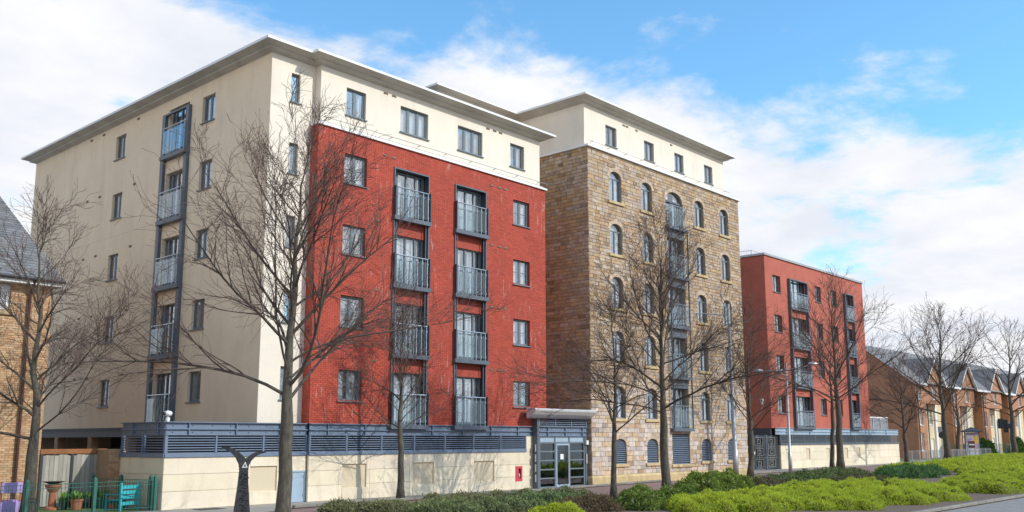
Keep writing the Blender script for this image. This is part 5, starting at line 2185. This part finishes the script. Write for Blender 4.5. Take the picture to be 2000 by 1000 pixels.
LIME('far lime green juniper strip at the right edge', [(76, 20.5, 3.5, 2.4), (84, 21.5, 4, 2.6), (94, 22.5, 5, 3)], 9000, 17, 0.6, 0.12)

OL = 'olive groundcover along the pavement'
shrub('low olive shrub tapering off by the podium pavement', [(18.9, 24.1, 0.9, 0.7), (20.1, 23.3, 1.2, 0.9)], 0.30, 'olive_leaf', 9000, 30, 0.055, 'leafy', OL)
shrub('olive green shrub behind the first dark one, below the recessed panels', [(21.7, 22.7, 1.4, 1.0), (23.3, 22.4, 1.4, 1.0)], 0.44, 'olive_leaf', 12000, 31, 0.055, 'leafy', OL)
shrub('olive green shrub in front of the red inlet box', [(25.0, 22.0, 1.4, 1.1), (26.4, 21.4, 1.3, 1.0)], 0.52, 'olive_leaf', 12000, 32, 0.055, 'leafy', OL, tint=(0.9, 1.0, 0.95))
shrub('dark olive shrub at the bottom edge of the photo', [(20.6, 21.2, 1.4, 1.1), (22.3, 20.6, 1.5, 1.1)], 0.42, 'olive_leaf', 12000, 33, 0.055, 'leafy', OL, tint=(0.95, 1.1, 1.0))
shrub('dark green shrub patch left of the rust coloured shrub', [(23.6, 20.3, 1.3, 1.0), (24.9, 20.0, 1.1, 0.9)], 0.45, 'olive_leaf', 10000, 34, 0.055, 'leafy', OL, tint=(0.75, 1.05, 0.9))
shrub('rust brown shrub between olive shrubs and the flowering shrub', [(24.0, 18.6, 1.0, 0.7), (25.1, 19.2, 1.0, 0.7)], 0.42, 'rust_leaf', 8000, 35, 0.05, 'leafy', 'rust brown shrubs')
shrub('leafy green shrub with pink flowers around the foot of two trees', [(25.6, 17.9, 0.9, 0.8), (26.8, 18.4, 1.0, 0.9), (28.0, 18.0, 1.0, 0.8)], 0.55, 'green_leaf', 13000, 36, 0.07, 'leafy', 'leafy flowering shrubs', flowers=0.012)
shrub('bushy bright green shrub in front of the stone block base', [(32.9, 20.0, 1.1, 0.9), (34.4, 20.5, 1.4, 1.1), (36.2, 20.9, 1.4, 1.1), (37.6, 21.0, 1.1, 0.9)], 0.80, 'green_leaf', 19000, 37, 0.08, 'leafy', 'leafy flowering shrubs', flowers=0.006, tint=(1.15, 1.1, 1.0))
shrub('brownish shrub right of the bushy green one', [(37.9, 20.4, 1.0, 0.8), (39.6, 20.6, 1.2, 0.9)], 0.5, 'rust_leaf', 8000, 38, 0.06, 'leafy', 'rust brown shrubs', tint=(0.8, 0.95, 1.0), flowers=0.004)
shrub('dark green spreading shrub in front of the double lamp post', [(42.5, 21.4, 1.7, 1.2), (45.5, 22.2, 2.0, 1.3)], 0.5, 'juniper_leaf', 10000, 39, 0.08, 'leafy', 'dark spreading shrubs')
shrub('dark green spreading shrub in front of the far podium wall', [(49.5, 22.8, 2.3, 1.4), (54, 23.5, 2.5, 1.5)], 0.5, 'juniper_leaf', 10000, 40, 0.09, 'leafy', 'dark spreading shrubs', tint=(1.1, 1.0, 1.0))
shrub('dark green mound between two lime strips at the right', [(56, 20.4, 2.3, 1.6), (60, 21.2, 2.5, 1.7)], 0.62, 'juniper_leaf', 10000, 41, 0.09, 'leafy', 'dark spreading shrubs', tint=(0.8, 1.1, 0.9))
shrub('reddish low shrub along the lime strip before the far podium', [(43.0, 18.8, 2.0, 0.9), (47.5, 19.4, 2.4, 0.9)], 0.42, 'rust_leaf', 8000, 42, 0.07, 'leafy', 'rust brown shrubs', tint=(0.75, 1.05, .9))
shrub('rounded green bush in front of the terrace by the traffic light', [(128, 36.9, 1.2, 0.8)], 2.4, 'hedge_leaf', 3500, 45, 0.2, 'leafy', 'bushes before the terrace', lumps=6)
shrub('rounded green bush before the terrace at the right edge', [(143, 36.9, 1.3, 0.8)], 2.0, 'hedge_leaf', 3000, 46, 0.2, 'leafy', 'bushes before the terrace', lumps=6, tint=(1.4, 1.3, 1))

# ================================================================== MILEPOST
MP = thing('milepost', 'black cast iron milepost with two curved horns and a white triangle', 'milepost', (13.36, 21.25, 0), -math.atan2(13.36, 21.25))
MP.scale = (1.15, 1.0, 1.0)
sh = [(-0.22, 0), (-0.20, 0.3), (-0.165, 0.7), (-0.125, 1.15), (-0.105, 1.48)]
outl = [(0.20, 0), (0.17, 0.3), (0.135, 0.7), (0.10, 1.15), (0.085, 1.48)]


def ext(mb, poly, y0, y1):
    mb.face([(x, y0, z) for x, z in poly])
    mb.face([(x, y1, z) for x, z in reversed(poly)])
    n = len(poly)
    for i in range(n):
        a, b = poly[i], poly[(i + 1) % n]
        mb.face([(a[0], y0, a[1]), (a[0], y1, a[1]), (b[0], y1, b[1]), (b[0], y0, b[1])])


mb = MB()
for i in range(len(sh) - 1):
    mb2 = [outl[i], outl[i + 1], sh[i + 1], sh[i]]
    d0 = 0.10 - 0.012 * i
    ext(mb, mb2, -d0, d0)
link('shaft', mb.mesh('shaft', 'cast_iron'), MP)
mb = MB()
for i in range(22):
    z = 0.15 + i * 0.058
    u = 0.03 + 0.04 * math.sin(i * 2.1)
    mb.box(u - 0.035, u + 0.03 + 0.015 * math.cos(i * 3), -0.115, -0.05, z, z + 0.035 + 0.012 * math.sin(i))
link('relief', mb.mesh('relief', 'cast_iron'), MP)
lh = [(-0.105, 1.48), (-0.13, 1.62), (-0.20, 1.78), (-0.31, 1.91), (-0.42, 1.97), (-0.50, 1.985), (-0.49, 2.03), (-0.40, 2.045), (-0.28, 2.01), (-0.16, 1.93), (-0.06, 1.84), (0.02, 1.75), (0.0, 1.48)]
rh = [(0.085, 1.48), (0.10, 1.58), (0.15, 1.70), (0.24, 1.80), (0.34, 1.86), (0.44, 1.885), (0.44, 1.915), (0.34, 1.925), (0.22, 1.90), (0.12, 1.84), (0.05, 1.77), (0.018, 1.748), (0.0, 1.48)]
for pl in (lh, rh):
    mb = MB()
    ext(mb, pl, -0.055, 0.055)
    link('horn', mb.mesh('horn', 'cast_iron'), MP)
mb = MB()
mb.box(-0.115, 0.095, -0.062, 0.062, 1.47, 1.49)
link('collar', mb.mesh('collar', 'cast_iron'), MP)
mb = MB()
T0, T1, T2 = (-0.05, 1.52), (0.07, 1.52), (0.018, 1.67)
I0, I1, I2 = (-0.02, 1.541), (0.042, 1.541), (0.015, 1.62)
for a, b, c, d in ((T0, T1, I1, I0), (T1, T2, I2, I1), (T2, T0, I0, I2)):
    mb.face([(p[0], -0.058, p[1]) for p in (a, b, c, d)])
link('triangle_emblem', mb.mesh('triangle_emblem', 'paper'), MP)
mb = MB()
mb.lathe([(0.058, 0), (0.058, 0.012), (0.0, 0.014)], 16)
mb.v = [(x - 0.09, -0.056 - z, y + 1.72) for x, y, z in mb.v]
link('disc', mb.mesh('disc', 'dark_plastic'), MP)
mb = MB()
mb.box(-0.02, 0.02, -0.075, -0.05, 1.05, 1.09)
link('plaque', mb.mesh('plaque', 'paper'), MP)

# ================================================================== LAMPS, CAMERAS, SIGNS
def lamp_head(name, parent, p, rz, L, W, H, m='white_metal'):
    mb = MB()
    K = 10
    sec = []
    for i in range(7):
        t = i / 6
        s_ = math.sin(math.pi * (0.08 + 0.86 * t)) ** 0.6
        ring_ = [(L * (t - 0.5), W * s_ * math.cos(2 * math.pi * j / K) * .5, H * (0.3 if math.sin(2 * math.pi * j / K) < 0 else 0.7) * s_ * math.sin(2 * math.pi * j / K)) for j in range(K)]
        sec.append(ring_)
    for i in range(6):
        for j in range(K):
            j2 = (j + 1) % K
            mb.face([sec[i][j], sec[i][j2], sec[i + 1][j2], sec[i + 1][j]])
    mb.face(sec[0])
    mb.face(sec[-1])
    return link(name, mb.mesh(name, m), parent, p, rz)


SL = thing('street_lamp', 'tall pale steel lamp post in front of the right end of the stone block', 'street lamp', (48.4, 27.05, 0), 0, 'street lamps')
mb = MB()
mb.tube([(0, 0, 0), (0, 0, 1.6), (0, 0, 1.62), (-0.15, 0, 9.9)], [0.16, 0.16, 0.125, 0.08], 12)
link('pole', mb.mesh('pole', 'galvanised', smooth=True), SL)
mb = MB()
mb.tube([(-0.14, 0, 9.25), (-0.95, 0.85, 9.32), (-1.45, 1.35, 9.34)], 0.035, 6)
link('arm', mb.mesh('arm', 'galvanised'), SL)
lamp_head('lamp_head', SL, (-1.7, 1.6, 9.36), R(135), 0.6, 0.24, 0.16)
S2 = thing('street_lamp', 'shorter lamp post with two arms in front of the far red block', 'street lamp', (53.8, 26.4, 0), 0, 'street lamps')
mb = MB()
mb.tube([(0, 0, 0), (0, 0, 1.4), (0, 0, 1.42), (0.08, 0, 6.75)], [0.115, 0.115, 0.085, 0.055], 10)
link('pole', mb.mesh('pole', 'galvanised', smooth=True), S2)
for s_ in (-1, 1):
    mb = MB()
    mb.tube([(0.08, 0, 6.35), (s_ * 0.8, -s_ * 0.6, 6.4 + 0.1 * s_), (s_ * 1.15, -s_ * 0.9, 6.45 + 0.2 * s_)], 0.03, 6)
    link('arm', mb.mesh('arm', 'galvanised'), S2)
    lamp_head('lamp_head', S2, (s_ * 1.4, -s_ * 1.1, 6.5 + .24 * s_), R(-40), 0.62, 0.26, 0.2, 'galvanised')


def cctv(label, loc, rz, h):
    T = thing('security_camera', label, 'camera', loc, rz, 'security cameras')
    mb = MB()
    mb.lathe([(0.0, 0), (0.07, 0), (0.07, h * .35), (0.04, h * .4), (0.04, h * .5)], 10)
    link('bracket', mb.mesh('bracket', 'white_metal'), T)
    mb = MB()
    mb.lathe([(0.0, h * .45), (0.09, h * .48), (0.13, h * .62), (0.14, h * .78), (0.1, h * .93), (0.0, h)], 14)
    link('dome', mb.mesh('dome', 'white_metal', smooth=True), T)
    mb = MB()
    mb.tube([(-0.1, -0.02, h * .72), (-0.19, -0.04, h * .70)], 0.055, 10)
    link('lens', mb.mesh('lens', 'dark_plastic'), T)


cctv('white security camera on the corner of the louvred podium', (15.45, 29.2, 2.80), 0, 0.36)
cctv('white security camera on the shaded side of the far red block', (64.02, 33.4, 4.7), 0, 0.45)

AP = thing('advert_pillar', 'roofed advertising pillar with bright poster at the right', 'advert pillar', (121.0, 36.0, 0), R(-52))
for u in (-0.85, 0.78):
    mb = MB()
    mb.box(u, u + 0.07, -0.1, 0.1, 0, 2.95)
    link('post', mb.mesh('post', 'dark_steel'), AP)
mb = MB()
mb.box(-0.78, 0.78, -0.06, 0.06, 0.1, 2.9)
pan = link('poster_case', mb.mesh('poster_case', 'white_paint'), AP)
mat('poster_lilac', (0.55, 0.40, 0.52), 0.6, var=0.35, vscale=1.2)
mat('poster_yellow', (0.78, 0.45, 0.06), 0.6, var=0.2, vscale=2)
mat('poster_dark', (0.12, 0.04, 0.04), 0.6, var=0.5, vscale=3)
for m_, (a, b, c, d), e in (('poster_lilac', (-0.7, 0.7, 0.95, 2.85), .062), ('poster_yellow', (0.15, 0.7, 1.6, 2.5), .066), ('poster_dark', (-0.5, 0.25, 1.1, 1.9), .07), ('paper', (-0.6, 0.2, 2.2, 2.6), .066), ('dark_steel', (-0.75, 0.75, 0.70, 0.76), .066), ('paper', (-0.4, 0.2, 1.42, 1.55), .074)):
    mb = MB()
    mb.box(a, b, -e, -e + 0.003, c, d)
    link('poster', mb.mesh('poster', m_), pan)
mb = MB()
for p, q in (((-1.05, -.7), (1.05, -.7)), ((1.05, -.7), (1.05, .7)), ((1.05, .7), (-1.05, .7)), ((-1.05, .7), (-1.05, -.7))):
    mb.face([(*p, 3.08), (*q, 3.08), (0, 0, 3.55)])
    mb.face([(*p, 2.95), (*q, 2.95), (*q, 3.08), (*p, 3.08)])
mb.face([(-1.05, -.7, 2.95), (1.05, -.7, 2.95), (1.05, .7, 2.95), (-1.05, .7, 2.95)])
link('roof', mb.mesh('roof', 'dark_steel'), AP)


def traffic(label, x, y, boards, rz):
    T = thing('traffic_light', label, 'traffic light', (x, y, 0), rz, 'traffic lights')
    mb = MB()
    mb.tube([(0, 0, 0), (0, 0, 4.3)], 0.06, 8)
    link('pole', mb.mesh('pole', 'galvanised'), T)
    for (u, z0, W, H) in boards:
        mb = MB()
        mb.box(u, u + W, -0.16, -0.12, z0, z0 + H)
        bo = link('backing_board', mb.mesh('backing_board', 'dark_plastic'), T)
        mb = MB()
        mb.box(u + W / 2 - 0.14, u + W / 2 + 0.14, -0.36, -0.16, z0 + 0.08, z0 + H - 0.08)
        link('signal_head', mb.mesh('signal_head', 'dark_plastic'), bo)


traffic('traffic light with two dark signal boards beside the advertising pillar', 121.5, 33.2, [(0.05, 3.35, 0.62, 1.15), (0.70, 3.35, 0.75, 0.55)], R(-70))
traffic('traffic light with one dark signal board right of the green bush', 131.5, 34.6, [(-0.62, 2.95, 0.5, 1.6)], R(-70))
RS = thing('road_sign', 'small road sign seen from behind on a grey post by the tall tree', 'road sign', (101.2, 33.0, 0), R(-68))
mb = MB()
mb.tube([(0, 0, 0), (0, 0, 3.4)], 0.05, 8)
link('pole', mb.mesh('pole', 'galvanised'), RS)
mb = MB()
mb.lathe([(0.0, 0), (0.36, 0), (0.36, 0.02), (0, 0.02)], 18)
mb.v = [(x + .05, -0.08 - z, y + 2.55) for x, y, z in mb.v]
link('round_plate', mb.mesh('round_plate', 'dark_steel'), RS)
mb = MB()
mb.box(-0.32, 0.02, -0.08, -0.06, 2.8, 3.4)
link('square_plate', mb.mesh('square_plate', 'galvanised'), RS)
railing('grey pedestrian guard rail past the end of the far podium', (91.6, 33.4), (123, 34.6), 'guard_rail', 1.05, 2.2, 'galvanised', 0.22, 'guard rail', 1.08, 0.012)
railing('green metal fence in front of the terraced houses', (113, 36.2), (175, 37.0), 'green_fence', 1.5, 3.0, 'green_paint', 0.28, 'fence', 1.6, 0.014)
MH = thing('manhole_cover', 'dark square manhole cover in the pavement before the podium', 'manhole cover', (16.6, 28.35, 0.004))
mb = MB()
mb.box(-0.45, 0.45, -0.3, 0.3, 0, 0.008)
link('plate', mb.mesh('plate', 'cast_iron'), MH)
mb = MB()
for i in range(5):
    mb.box(-0.38 + i * .17, -0.30 + i * .17, -0.25, 0.25, 0.008, 0.014)
link('ribs', mb.mesh('ribs', 'cast_iron'), MH)
